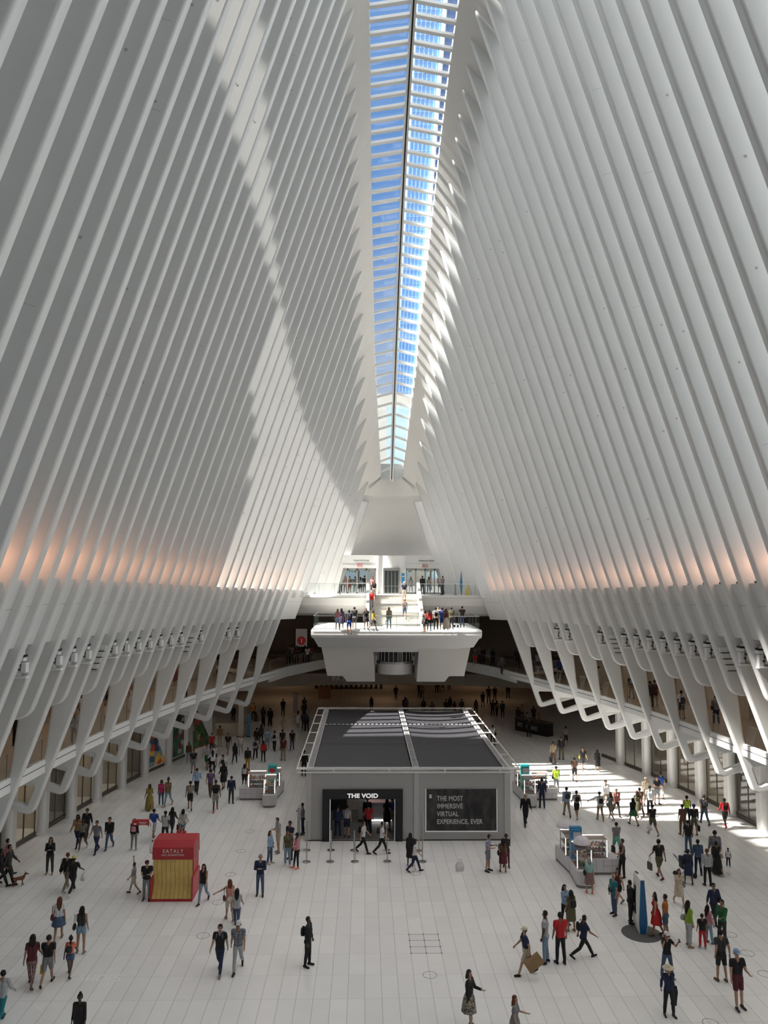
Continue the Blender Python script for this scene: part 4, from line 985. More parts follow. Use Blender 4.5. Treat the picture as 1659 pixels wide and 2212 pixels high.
# ------------------------------------------------------------------ people: posed skeleton -> one continuous skin, clothing cut from it
V3 = Vector
def cone_sdf(P, a, b, ra, rb):
    pa, ba = P - a, b - a; h = np.clip((pa @ ba) / max(1e-9, ba @ ba), 0, 1)
    return np.linalg.norm(pa - h[:, None] * ba, axis=1) - (ra + (rb - ra) * h), h
def skeleton(pose, sex):
    """joints in metres, figure 1.75 m tall facing -Y, x to its left"""
    q = dict(lean=0, hip=(0, 0), th=((0, 0), (0, 0)), kn=(4, 4), ua=((8, 0), (8, 0)), el=(12, 12), eld=(0, 0), head=(0, 0), bow=0)
    q.update(POSES[pose])
    w = 0.165 if sex == 'f' else 0.19; hw = 0.095 if sex == 'f' else 0.085
    J = {}
    pel = V3((0, 0, 0.93)); J['pel'] = pel
    le = R(q['lean'])
    up = V3((0, -math.sin(le), math.cos(le)))
    J['waist'] = pel + up * 0.14; J['chest'] = pel + up * 0.38; J['neck'] = pel + up * 0.56
    hb = R(q['bow'] + q['lean'] * 0.3); hu = V3((0, -math.sin(hb), math.cos(hb)))
    J['headb'] = J['neck'] + hu * 0.09; J['headc'] = J['neck'] + hu * 0.155
    J['hdir'] = hu; J['hyaw'] = R(q['head'][0])
    def rot(v, ax_, a): return Matrix.Rotation(a, 3, ax_) @ v
    for k, s in ((0, 1), (1, -1)):
        hip = pel + V3((s * hw, 0, -0.03)); f, ab = q['th'][k]
        d = rot(rot(V3((0, 0, -1)), 'X', -R(f)), 'Y', -s * R(ab))
        kn = hip + d * 0.42
        d2 = rot(rot(V3((0, 0, -1)), 'X', -R(f - q['kn'][k])), 'Y', -s * R(ab * 0.5))
        an = kn + d2 * 0.42
        J['hip%d' % k], J['kn%d' % k], J['an%d' % k] = hip, kn, an
        fd = rot(V3((0, -1, 0)), 'X', -R((f - q['kn'][k]) * 0.6)); fd = rot(fd, 'Z', s * R(8))
        J['heel%d' % k] = an + V3((0, 0, -0.045)) - fd * 0.045; J['toe%d' % k] = an + V3((0, 0, -0.065)) + fd * 0.165
        sh = J['neck'] + V3((s * w, 0, -0.055)); f, ab = q['ua'][k]
        d = rot(rot(V3((0, 0, -1)), 'Y', -s * R(ab)), 'X', -R(f)) if f < 120 else rot(rot(V3((0, 0, -1)), 'X', -R(f)), 'Y', s * R(ab))
        el = sh + d * 0.285
        e = rot(d, 'X', -R(q['el'][k])); e = rot(e, 'Z', -s * R(q['eld'][k]))
        wr = el + e * 0.25
        J['sh%d' % k], J['el%d' % k], J['wr%d' % k], J['hd%d' % k] = sh, el, wr, e
    mz = min(min(J['heel%d' % k].z - 0.035, J['toe%d' % k].z - 0.028) for k in (0, 1))
    for k in list(J):
        if k not in ('hd0', 'hd1', 'hdir', 'hyaw'): J[k] = J[k] - V3((0, 0, mz))
    return J
POSES = {
 'stand': dict(th=((3, 4), (-3, 4)), ua=((4, 7), (-2, 7)), el=(10, 14)),
 'walkA': dict(lean=3, th=((24, 1), (-20, 1)), kn=(6, 24), ua=((-20, 8), (22, 8)), el=(14, 24)),
 'walkB': dict(lean=3, th=((-18, 1), (22, 1)), kn=(30, 5), ua=((20, 8), (-18, 8)), el=(24, 12)),
 'stride': dict(lean=6, th=((34, 1), (-28, 1)), kn=(8, 30), ua=((-28, 9), (30, 9)), el=(16, 30)),
 'phone': dict(bow=22, th=((3, 4), (-3, 4)), ua=((14, 6), (10, 6)), el=(88, 80), eld=(28, 28)),
 'onephone': dict(bow=10, th=((3, 4), (-4, 4)), ua=((20, 6), (0, 8)), el=(112, 14), eld=(10, 0)),
 'photo': dict(bow=-4, th=((5, 9), (-5, 9)), ua=((62, 24), (62, 24)), el=(92, 92), eld=(34, 34)),
 'back': dict(th=((4, 5), (-3, 5)), ua=((-26, 10), (-26, 10)), el=(24, 24), eld=(46, 46)),
 'hips': dict(th=((5, 8), (-4, 8)), ua=((-12, 42), (0, 8)), el=(78, 12), eld=(60, 0)),
 'wave': dict(th=((-20, 2), (20, 2)), kn=(20, 5), ua=((10, 8), (165, 6)), el=(30, 10)),
 'reach': dict(lean=5, th=((14, 1), (-16, 1)), kn=(4, 12), ua=((20, 60), (0, 8)), el=(16, 14)),
 'cross': dict(th=((3, 4), (-3, 4)), ua=((14, 8), (14, 8)), el=(92, 92), eld=(52, 52)),
 'hold': dict(th=((2, 4), (10, 3)), ua=((24, 6), (4, 8)), el=(62, 12), eld=(10, 0)),
}
def prims(J, sex):
    f = sex == 'f'; P = []
    def c(a, b, ra, rb, tag): P.append((np.array(a), np.array(b), ra, rb, tag))
    pel, wa, ch, ne = J['pel'], J['waist'], J['chest'], J['neck']
    hw = 0.075 if f else 0.065
    X = V3((1, 0, 0))
    for s in (-1, 1):
        c(pel + X * s * hw, wa + X * s * 0.055, 0.098 if f else 0.092, 0.084 if f else 0.095, 'T')
        c(wa + X * s * 0.055, ch + X * s * 0.075, 0.084 if f else 0.095, 0.098 if f else 0.11, 'T')
        c(ch + X * s * 0.07, ne + X * s * 0.10 - V3((0, 0, 0.07)), 0.098 if f else 0.112, 0.062 if f else 0.072, 'T')
        if f: c(ch + V3((s * 0.07, -0.075, 0.01)), ch + V3((s * 0.07, -0.08, 0.0)), 0.055, 0.055, 'T')
        c(pel + V3((s * 0.07, 0.045, -0.05)), pel + V3((s * 0.07, 0.045, -0.03)), 0.085, 0.08, 'P')
    c(pel - V3((0, 0, 0.04)), pel + V3((0, 0, 0.03)), 0.1, 0.1, 'P')
    c(ne - V3((0, 0, 0.05)), J['headb'], 0.052 if f else 0.06, 0.05 if f else 0.055, 'N')
    hc, hu = J['headc'], J['hdir']; fw = Matrix.Rotation(J['hyaw'], 3, 'Z') @ V3((0, -1, 0))
    c(hc + hu * 0.045 - fw * 0.015, hc + hu * 0.03 - fw * 0.015, 0.083, 0.083, 'H'); c(hc - fw * 0.0, hc - hu * 0.055 + fw * 0.035, 0.07, 0.043, 'H')
    c(hc + fw * 0.075 + hu * 0.005, hc + fw * 0.098 - hu * 0.02, 0.009, 0.014, 'H')
    sd = fw.cross(hu)
    for s in (-1, 1): c(hc + sd * s * 0.075 - hu * 0.01, hc + sd * s * 0.082 + hu * 0.012 - fw * 0.008, 0.014, 0.016, 'H')
    for k in (0, 1):
        s = 1 if k == 0 else -1
        c(J['hip%d' % k], J['kn%d' % k], 0.092 if f else 0.088, 0.056, 'L'); c(J['kn%d' % k], J['an%d' % k] * 0.65 + J['kn%d' % k] * 0.35 - V3((0, -0.005, 0)), 0.055, 0.047, 'C')
        c(J['an%d' % k] * 0.65 + J['kn%d' % k] * 0.35, J['an%d' % k], 0.047, 0.035, 'C')
        c(J['heel%d' % k], J['toe%d' % k], 0.036, 0.03, 'F'); c(J['an%d' % k], J['heel%d' % k] * 0.6 + J['toe%d' % k] * 0.4, 0.038, 0.036, 'F')
        c(J['neck'] + V3((s * 0.06, 0, -0.045)), J['sh%d' % k], 0.05, 0.056, 'T')
        c(J['sh%d' % k], J['el%d' % k], 0.053 if f else 0.06, 0.038 if f else 0.044, 'U'); c(J['el%d' % k], J['wr%d' % k], 0.039 if f else 0.044, 0.026, 'A')
        d = J['hd%d' % k]; wr = J['wr%d' % k]
        side = V3((0, 1, 0)) if abs(d.z) > 0.6 else V3((s * 1.0, 0, 0)); side = (side - d * side.dot(d)).normalized(); nrm = d.cross(side).normalized()
        if nrm.x * s > 0: nrm = -nrm
        c(wr + d * 0.02, wr + d * 0.075, 0.024, 0.022, 'D'); c(wr + d * 0.03 + side * 0.018, wr + d * 0.075 + side * 0.024, 0.017, 0.015, 'D'); c(wr + d * 0.03 - side * 0.018, wr + d * 0.075 - side * 0.024, 0.017, 0.015, 'D')
        for j, L in enumerate((0.062, 0.074, 0.07, 0.054)):
            o = side * (0.031 - 0.0207 * j); p0 = wr + d * 0.078 + o; p1 = p0 + (d * 0.9 + nrm * 0.3).normalized() * L * 0.55 + o * 0.12; p2 = p1 + (d * 0.55 + nrm * 0.8).normalized() * L * 0.5
            c(p0, p1, 0.0105, 0.0098, 'D'); c(p1, p2, 0.0098, 0.0085, 'D')
        t0 = wr + d * 0.03 - V3((0, 1, 0)) * 0.0 + side * -0.026; t1 = t0 + (d * 0.6 - side * 0.65 + nrm * 0.4).normalized() * 0.04; c(t0, t1, 0.013, 0.011, 'D'); c(t1, t1 + (d * 0.9 + nrm * 0.3).normalized() * 0.032, 0.011, 0.009, 'D')
    return P
def remesh(vs, fs, vox, name):
    me = bpy.data.meshes.new(name); me.from_pydata(vs, [], fs)
    o = bpy.data.objects.new(name, me); C.objects.link(o)
    m = o.modifiers.new('r', 'REMESH'); m.mode = 'VOXEL'; m.voxel_size = vox; m.adaptivity = 0
    s = o.modifiers.new('s', 'SMOOTH'); s.factor = 0.5; s.iterations = 2
    dg = bpy.context.evaluated_depsgraph_get(); out = bpy.data.meshes.new_from_object(o.evaluated_get(dg))
    bpy.data.objects.remove(o); return out
def from_prims(P, vox, name):
    b = MB()
    for a, bb, ra, rb, t in P:
        n = 8 if ra < 0.02 else 12
        if (Vector(bb) - Vector(a)).length > 1e-4: b.tube(a, bb, ra, rb, n)
        b.ball(a, ra, ra, ra, n); b.ball(bb, rb, rb, rb, n)
    return remesh(b.v, b.f, vox, name)
BODY = {}
def body(pose, sex):
    """mesh data of one pose: skin, and clothing meshes cut from the same surface"""
    key = (pose, sex)
    if key in BODY: return BODY[key]
    J = skeleton(pose, sex); P = prims(J, sex)
    fingers = [p for p in P if p[4] == 'D']; rest = [p for p in P if p[4] != 'D']
    me = from_prims(P, 0.0125, 'skin')
    n = len(me.vertices); co = np.empty(n * 3); me.vertices.foreach_get('co', co); co = co.reshape(-1, 3)
    no = np.empty(n * 3); me.vertices.foreach_get('normal', no); no = no.reshape(-1, 3)
    D = np.empty((len(P), n)); H = np.empty((len(P), n))
    for i, (a, b_, ra, rb, t) in enumerate(P): D[i], H[i] = cone_sdf(co, a, b_, ra, rb)
    k = D.argmin(0); tag = np.array([p[4] for p in P])[k]; h = H[k, np.arange(n)]
    polys = [tuple(p.vertices) for p in me.polygons]
    me.polygons.foreach_set('use_smooth', [True] * len(me.polygons))
    wz = J['waist'].z
    isT = (tag == 'T'); low = co[:, 2] < wz - 0.10
    def cut(mask, infl, name):
        """part of the surface, pushed out, with turned-in rim"""
        idx = np.where(mask)[0]; mp = -np.ones(n, int); fs = []
        for p in polys:
            if all(mask[v] for v in p): fs.append(p)
        used = sorted({v for f in fs for v in f}); mp = {v: i for i, v in enumerate(used)}
        u = np.array(used, int)
        if len(u) == 0: return None
        pts = co[u] + no[u] * (infl[u][:, None] if hasattr(infl, 'shape') else infl)
        m2 = bpy.data.meshes.new(name); m2.from_pydata([tuple(p) for p in pts], [], [tuple(mp[v] for v in f) for f in fs])
        m2.polygons.foreach_set('use_smooth', [True] * len(m2.polygons)); return m2
    up_ = (tag == 'U'); fo = (tag == 'A'); neckcut = co[:, 2] < J['neck'].z + 0.005
    arm = up_ | fo
    top = ((isT & neckcut) | (tag == 'P')) & (co[:, 2] > wz - 0.16)
    r = {'J': J, 'skin': me}
    r['tee'] = cut(top | (up_ & (h < 0.62) & neckcut), 0.014, 'shirt')
    r['long'] = cut(top | up_ | (fo & (h < 0.93)), 0.016, 'shirt')
    r['tank'] = cut(top & ((np.abs(co[:, 0]) < 0.15) | (co[:, 2] < J['chest'].z)), 0.011, 'shirt')
    legs = (tag == 'L') | (tag == 'C'); hipz = (tag == 'P') | (isT & low) | (isT & (co[:, 2] < wz - 0.02))
    infl = np.where(tag == 'C', 0.016, 0.012)
    r['trousers'] = cut((hipz & (co[:, 2] < wz - 0.02)) | (tag == 'L') | ((tag == 'C') & (co[:, 2] > 0.0)), infl, 'trousers')
    r['leggings'] = cut((hipz & (co[:, 2] < wz - 0.02)) | (tag == 'L') | (tag == 'C'), 0.006, 'leggings')
    r['shorts'] = cut((hipz & (co[:, 2] < wz - 0.02)) | ((tag == 'L') & (h < 0.86)), 0.018, 'shorts')
    r['hotpants'] = cut((hipz & (co[:, 2] < wz - 0.02)) | ((tag == 'L') & (h < 0.42)), 0.016, 'shorts')
    r['shoes'] = cut((tag == 'F') | ((tag == 'C') & (co[:, 2] < 0.07)), 0.008, 'shoes')
    hc, hu = J['headc'], J['hdir']; fw = np.array(Matrix.Rotation(J['hyaw'], 3, 'Z') @ V3((0, -1, 0))); rel = co - np.array(hc)
    z = rel @ np.array(hu); y = rel @ fw
    hd = (tag == 'H') | (tag == 'N')
    r['hair'] = cut(hd & ((z > 0.062) | ((y < 0.012) & (z > -0.055))) & ~((y > 0.05) & (z < 0.075)), 0.012, 'hair')
    fm = MB(); fv = V3(fw); sd = fv.cross(hu)
    for s in (-1, 1):
        fm.ball(hc + fv * 0.077 + sd * s * 0.030 + hu * 0.010, 0.011, 0.011, 0.007, 8); fm.tube(hc + fv * 0.078 + sd * s * 0.018 + hu * 0.030, hc + fv * 0.070 + sd * s * 0.045 + hu * 0.030, 0.004, n=5)
    fm.tube(hc + fv * 0.079 + sd * -0.020 - hu * 0.047, hc + fv * 0.079 + sd * 0.020 - hu * 0.047, 0.0055, n=5)
    mf = bpy.data.meshes.new('face'); mf.from_pydata(fm.v, [], fm.f); r['face'] = mf
    BODY[key] = r; return r
def long_hair(pose, sex, L):
    key = ('lh', pose, sex, L)
    if key in BODY: return BODY[key]
    J = body(pose, sex)['J']; hc, hu = J['headc'], J['hdir']; b = V3((0, 1, 0)); P = []
    for s in (-1, 0, 1):
        p0 = hc + V3((s * 0.055, 0.045, 0.03)); p1 = hc + V3((s * 0.07, 0.075, -0.10)); p2 = hc + V3((s * 0.055, 0.10, -L))
        P += [(np.array(p0), np.array(p1), 0.05, 0.045, 'x'), (np.array(p1), np.array(p2), 0.045, 0.022, 'x')]
    for s in (-1, 1): P.append((np.array(hc + V3((s * 0.078, 0.0, 0.02))), np.array(hc + V3((s * 0.09, 0.01, -L * 0.75))), 0.028, 0.02, 'x'))
    me = from_prims(P, 0.02, 'hair'); me.polygons.foreach_set('use_smooth', [True] * len(me.polygons)); BODY[key] = me; return me
def skirt(pose, sex, z1, flare, z0off):
    key = ('sk', pose, sex, z1, flare, z0off)
    if key in BODY: return BODY[key]
    J = body(pose, sex)['J']; z0 = J['waist'].z + z0off; rows = []; N = 28
    kx = max(abs(J['kn0'].y), abs(J['kn1'].y)) * 0.8
    for k in range(8):
        t = k / 7; z = z0 + (z1 - z0) * t; rx = 0.148 + (flare - 0.14) * t ** 0.8 + (0.05 * min(1, t * 4)); ry = 0.118 + 0.045 * min(1, t * 4) + (flare - 0.15 + kx * 0.9) * t * 0.8
        rows.append([((rx + 0.012 * t * math.sin(7 * a)) * math.cos(a), 0.015 + (ry + 0.012 * t * math.sin(7 * a)) * math.sin(a), z) for a in [2 * math.pi * i / N for i in range(N)]])
    m = MB(); m.sweep(rows, closed=True, caps=False)
    me = bpy.data.meshes.new('skirt'); me.from_pydata(m.v, [], m.f); me.polygons.foreach_set('use_smooth', [True] * len(me.polygons)); BODY[key] = me; return me
def acc_mesh(kind):
    key = ('acc', kind)
    if key in BODY: return BODY[key]
    m = MB()
    if kind == 'backpack':
        P = [((0.06 * s, 0.20, 1.18), (0.06 * s, 0.21, 1.36), 0.085, 0.07, 'x') for s in (-1, 1)] + [((0, 0.255, 1.16), (0, 0.25, 1.25), 0.05, 0.05, 'x')]
        me = from_prims([(np.array(a), np.array(b), c, d, e) for a, b, c, d, e in P], 0.02, 'bag')
        b = MB()
        for s in (-1, 1): b.path([(s * 0.10, 0.13, 1.44), (s * 0.11, 0.03, 1.50), (s * 0.11, -0.10, 1.42), (s * 0.12, -0.12, 1.28), (s * 0.13, 0.06, 1.14)], 0.013, 6)
        bm = bmesh.new(); bm.from_mesh(me); m2 = bpy.data.meshes.new('x'); m2.from_pydata(b.v, [], b.f); bm.from_mesh(m2); me = bpy.data.meshes.new('backpack'); bm.to_mesh(me); bm.free()
        BODY[key] = me; return me
    if kind == 'tote':
        m.sweep([[(-0.15, -0.05, -0.62), (0.15, -0.05, -0.62), (0.15, 0.05, -0.62), (-0.15, 0.05, -0.62)], [(-0.17, -0.035, -0.3), (0.17, -0.035, -0.3), (0.17, 0.035, -0.3), (-0.17, 0.035, -0.3)]])
        m.path([(-0.08, 0, -0.3), (-0.04, 0, -0.03), (0.04, 0, -0.03), (0.08, 0, -0.3)], 0.008, 5)
    if kind == 'plastic':
        m.sweep([[(-0.1, -0.07, -0.5), (0.1, -0.07, -0.5), (0.1, 0.07, -0.5), (-0.1, 0.07, -0.5)], [(-0.15, -0.08, -0.36), (0.15, -0.08, -0.36), (0.15, 0.08, -0.36), (-0.15, 0.08, -0.36)], [(-0.06, -0.03, -0.17), (0.06, -0.03, -0.17), (0.06, 0.03, -0.17), (-0.06, 0.03, -0.17)]])
        m.path([(-0.05, 0, -0.18), (-0.02, 0, -0.02), (0.02, 0, -0.02), (0.05, 0, -0.18)], 0.01, 5)
    if kind == 'shoulder':
        m.ball((0, 0, 0), 0.17, 0.07, 0.13, 14); m.path([(-0.12, 0, 0.08), (-0.05, 0.0, 0.45), (0.02, 0, 0.47), (0.12, 0, 0.08)], 0.009, 5)
    me = bpy.data.meshes.new(kind); me.from_pydata(m.v, [], m.f); BODY[key] = me; return me
CL = {}
def cmat(col, kind='cloth'):
    key = (col, kind)
    if key not in CL:
        m = M('%s_%s' % (kind, '_'.join('%03d' % int(c * 999) for c in (col if isinstance(col, tuple) else PAL[col]))), col if isinstance(col, tuple) else PAL[col], 0.8 if kind != 'skin' else 0.55, noise=0.12 if kind == 'cloth' else 0.0, nscale=14)
        if col in PATTERN: pattern(m, PATTERN[col])
        CL[key] = m
    return CL[key]
PAL = dict(black=(0.008, 0.008, 0.010), charcoal=(0.03, 0.03, 0.034), grey=(0.18, 0.185, 0.20), lgrey=(0.36, 0.37, 0.39), white=(0.62, 0.62, 0.64), cream=(0.55, 0.48, 0.38), navy=(0.010, 0.018, 0.055),
           blue=(0.02, 0.06, 0.28), lblue=(0.25, 0.36, 0.52), denim=(0.05, 0.085, 0.15), ldenim=(0.19, 0.27, 0.36), red=(0.45, 0.015, 0.018), maroon=(0.09, 0.015, 0.022), pink=(0.52, 0.22, 0.24), hotpink=(0.5, 0.03, 0.12), coral=(0.75, 0.20, 0.12),
           orange=(0.42, 0.12, 0.02), yellow=(0.55, 0.40, 0.03), mustard=(0.36, 0.20, 0.02), neon=(0.48, 0.75, 0.05), green=(0.02, 0.12, 0.05), lime=(0.22, 0.34, 0.03), olive=(0.09, 0.085, 0.045), khaki=(0.26, 0.21, 0.14), beige=(0.44, 0.37, 0.28), tan=(0.28, 0.17, 0.09),
           brown=(0.10, 0.05, 0.03), teal=(0.01, 0.16, 0.20), mint=(0.12, 0.40, 0.33), lmint=(0.32, 0.52, 0.50), purple=(0.10, 0.07, 0.16), salmon=(0.48, 0.22, 0.17), plaid=(0.16, 0.16, 0.19), floral=(0.15, 0.14, 0.13), stripe=(0.22, 0.06, 0.06), pat=(0.14, 0.05, 0.05), bfloral=(0.14, 0.20, 0.38), camo=(0.2, 0.2, 0.18), ystripe=(0.2, 0.15, 0.03), rstripe=(0.4, 0.04, 0.04), gold=(0.6, 0.5, 0.12), straw=(0.6, 0.52, 0.38), cardboard=(0.26, 0.16, 0.08))
PATTERN = {'plaid': ((0.10, 0.10, 0.13), (0.24, 0.25, 0.28), 1), 'floral': ((0.03, 0.025, 0.025), (0.36, 0.34, 0.28), 1), 'stripe': ((0.12, 0.02, 0.02), (0.36, 0.30, 0.26), 2), 'pat': ((0.09, 0.02, 0.03), (0.34, 0.24, 0.22), 1), 'bfloral': ((0.03, 0.06, 0.22), (0.5, 0.5, 0.55), 1), 'camo': ((0.06, 0.06, 0.05), (0.40, 0.40, 0.36), 1), 'ystripe': ((0.02, 0.02, 0.02), (0.45, 0.33, 0.05), 3), 'rstripe': ((0.30, 0.02, 0.02), (0.5, 0.3, 0.28), 2)}
def pattern(m, spec):
    a, b_, k = spec; n, l = m.node_tree.nodes, m.node_tree.links; tc = n.new('ShaderNodeTexCoord')
    if k == 1:
        t = n.new('ShaderNodeTexNoise'); t.inputs['Scale'].default_value = 26; src = t.outputs[0]
    else:
        t = n.new('ShaderNodeTexWave'); t.wave_type = 'BANDS'; t.bands_direction = {0: 'Z', 2: 'Z', 3: 'X'}[k]; t.inputs['Scale'].default_value = {0: 6, 2: 4, 3: 5}[k]; src = t.outputs['Fac']
    l.new(tc.outputs['Object'], t.inputs[0]); cr = n.new('ShaderNodeValToRGB'); cr.color_ramp.elements[0].position = 0.46; cr.color_ramp.elements[1].position = 0.54
    cr.color_ramp.elements[0].color = (*a, 1); cr.color_ramp.elements[1].color = (*b_, 1); l.new(src, cr.inputs[0]); l.new(cr.outputs[0], n['Principled BSDF'].inputs['Base Color'])
SKIN = dict(l=(0.42, 0.25, 0.17), m=(0.27, 0.145, 0.09), d=(0.085, 0.042, 0.027), t=(0.34, 0.19, 0.12))
HAIR = dict(k=(0.008, 0.006, 0.006), b=(0.035, 0.018, 0.01), g=(0.30, 0.29, 0.28), y=(0.28, 0.19, 0.08), r=(0.12, 0.035, 0.015), w=(0.55, 0.54, 0.52))
def put(me, name, parent, mat):
    o = bpy.data.objects.new(name, me); C.objects.link(o); o.parent = parent
    if not me.materials: me.materials.append(None)
    o.material_slots[0].link = 'OBJECT'; o.material_slots[0].material = mat
    return o
COUNT = [0]
def person(x, y, z, height, head, pose, sex, skin, hair, top, bottom, shoes, extra, label, group=None, cat='person'):
    b = body(pose, sex); J = b['J']; s = height / 1.78
    root = bpy.data.objects.new('person', b['skin']); C.objects.link(root)
    if not b['skin'].materials: b['skin'].materials.append(None)
    root.material_slots[0].link = 'OBJECT'; root.material_slots[0].material = cmat(SKIN[skin], 'skin')
    child = height < 1.45
    root.location = (x, y, z); root.scale = (s, s, s); root.rotation_euler = (0, 0, R(head))
    props(root, label, cat, group)
    hk, hl = (hair + '0')[0], (hair + '0')[1]
    ex = dict(e.split(':') if ':' in e else (e, '1') for e in extra.split()) if extra else {}
    if hk != '-':
        put(b['hair'], 'hair', root, cmat(HAIR[hk], 'hair'))
        if hl in 'LMB': put(long_hair(pose, sex, {'L': 0.38, 'M': 0.22, 'B': 0.14}[hl]), 'long_hair', root, cmat(HAIR[hk], 'hair'))
    tk, tcol = top.split(':'); bk, bcol = bottom.split(':')
    if bk in ('trousers', 'leggings', 'shorts', 'hotpants'): put(b[bk], 'trousers' if bk in ('trousers', 'leggings') else 'shorts', root, cmat(bcol))
    elif bk == 'skirt': put(skirt(pose, sex, 0.52, 0.20, -0.02), 'skirt', root, cmat(bcol))
    elif bk == 'mini': put(skirt(pose, sex, 0.66, 0.22, -0.04), 'skirt', root, cmat(bcol))
    elif bk == 'maxi': put(skirt(pose, sex, 0.12, 0.24, -0.02), 'skirt', root, cmat(bcol))
    elif bk == 'gown': put(skirt(pose, sex, 0.50, 0.17, 0.02), 'dress_skirt', root, cmat(bcol))
    if tk != 'none': put(b[tk], 'shirt' if tk != 'long' else 'long_sleeved_top', root, cmat(tcol))
    put(b['shoes'], 'shoes', root, cmat(shoes))
    if abs(head) < 125 and y < 64: put(b['face'], 'face', root, cmat((0.05, 0.02, 0.015), 'face'))
    RM = Matrix.Translation((x, y, z)) @ Matrix.Rotation(R(head), 4, 'Z') @ Matrix.Scale(s, 4)
    hc = J['headc'] + J['hdir'] * 0.055
    if 'cap' in ex:
        m = MB(); m.lathe([(0.098, -0.01), (0.1, 0.02), (0.085, 0.065), (0.045, 0.09), (0, 0.094)], tuple(hc - V3((0, -0.01, 0.0))), 16); m.prism([(hc.x - 0.07, hc.y - 0.07), (hc.x + 0.07, hc.y - 0.07), (hc.x + 0.055, hc.y - 0.17), (hc.x - 0.055, hc.y - 0.17)], 'z', hc.z - 0.008, hc.z + 0.004)
        m.build('cap', cmat(ex['cap']), root, smooth=False)
    if 'hat' in ex:
        m = MB(); m.lathe([(0.22, -0.025), (0.21, -0.005), (0.105, 0.01), (0.1, 0.06), (0.07, 0.1), (0, 0.105)], tuple(hc), 22); m.build('sun_hat', cmat(ex['hat']), root, smooth=True)
    if 'bun' in ex: one('hair_bun', lambda m: m.ball(hc + V3((0, 0.03, 0.09)), 0.05, 0.05, 0.045, 10), cmat(HAIR[hk], 'hair'), root, smooth=True)
    def top_obj(me, name, M4, mat, lab, c):
        o = bpy.data.objects.new(name, me); C.objects.link(o); o.matrix_world = M4
        if not me.materials: me.materials.append(None)
        o.material_slots[0].link = 'OBJECT'; o.material_slots[0].material = mat
        return props(o, lab, c)
    who = label.split(' ', 1)[1] if label.startswith('person ') else label
    short = ' '.join(label.split()[:10]).rstrip(',')
    while short.split()[-1] in ('and', 'with', 'in', 'the', 'a', 'of', 'on', 'at', 'by', 'to', 'left', 'light', 'dark', 'near', 'right', 'beside', 'behind', 'pale', 'white', 'black', 'blue', 'grey', 'red', 'brown', 'navy'): short = ' '.join(short.split()[:-1])
    if 'pack' in ex: top_obj(acc_mesh('backpack'), 'backpack', RM @ Matrix.Rotation(-R(0), 4, 'X'), cmat(ex['pack'], 'bag'), '%s backpack on the %s' % (ex['pack'], short), 'backpack')
    for key, me, nm in (('tote', 'tote', 'tote_bag'), ('plastic', 'plastic', 'carrier_bag')):
        if key in ex:
            col, k = ex[key][:-1], int(ex[key][-1]); wr = J['wr%d' % k] + J['hd%d' % k] * 0.08
            top_obj(acc_mesh(me), nm, RM @ Matrix.Translation(wr) @ Matrix.Rotation(R(90), 4, 'Z'), cmat(col, 'bag'), '%s %s held by the %s' % (col, nm.replace('_', ' '), short), 'bag')
    if 'sbag' in ex:
        col, k = ex['sbag'][:-1], int(ex['sbag'][-1]); s_ = 1 if k == 0 else -1
        top_obj(acc_mesh('shoulder'), 'shoulder_bag', RM @ Matrix.Translation((s_ * 0.26, 0.05, J['pel'].z + 0.08)) @ Matrix.Rotation(R(90), 4, 'Z'), cmat(col, 'bag'), '%s shoulder bag carried by the %s' % (col, short), 'bag')
    if 'ph' in ex:
        k = int(ex['ph']); wr = J['wr%d' % k] + J['hd%d' % k] * 0.10 + V3((0, -0.02, 0.01)); m = MB(); m.box(-0.037, 0.037, -0.005, 0.005, -0.07, 0.07)
        o = m.build('phone', M('phone_black', (0.01, 0.01, 0.012), 0.2)); o.matrix_world = RM @ Matrix.Translation(wr) @ Matrix.Rotation(R(-40), 4, 'X'); props(o, 'dark phone held by the %s' % short, 'phone')
    COUNT[0] += 1
    return root, RM, J
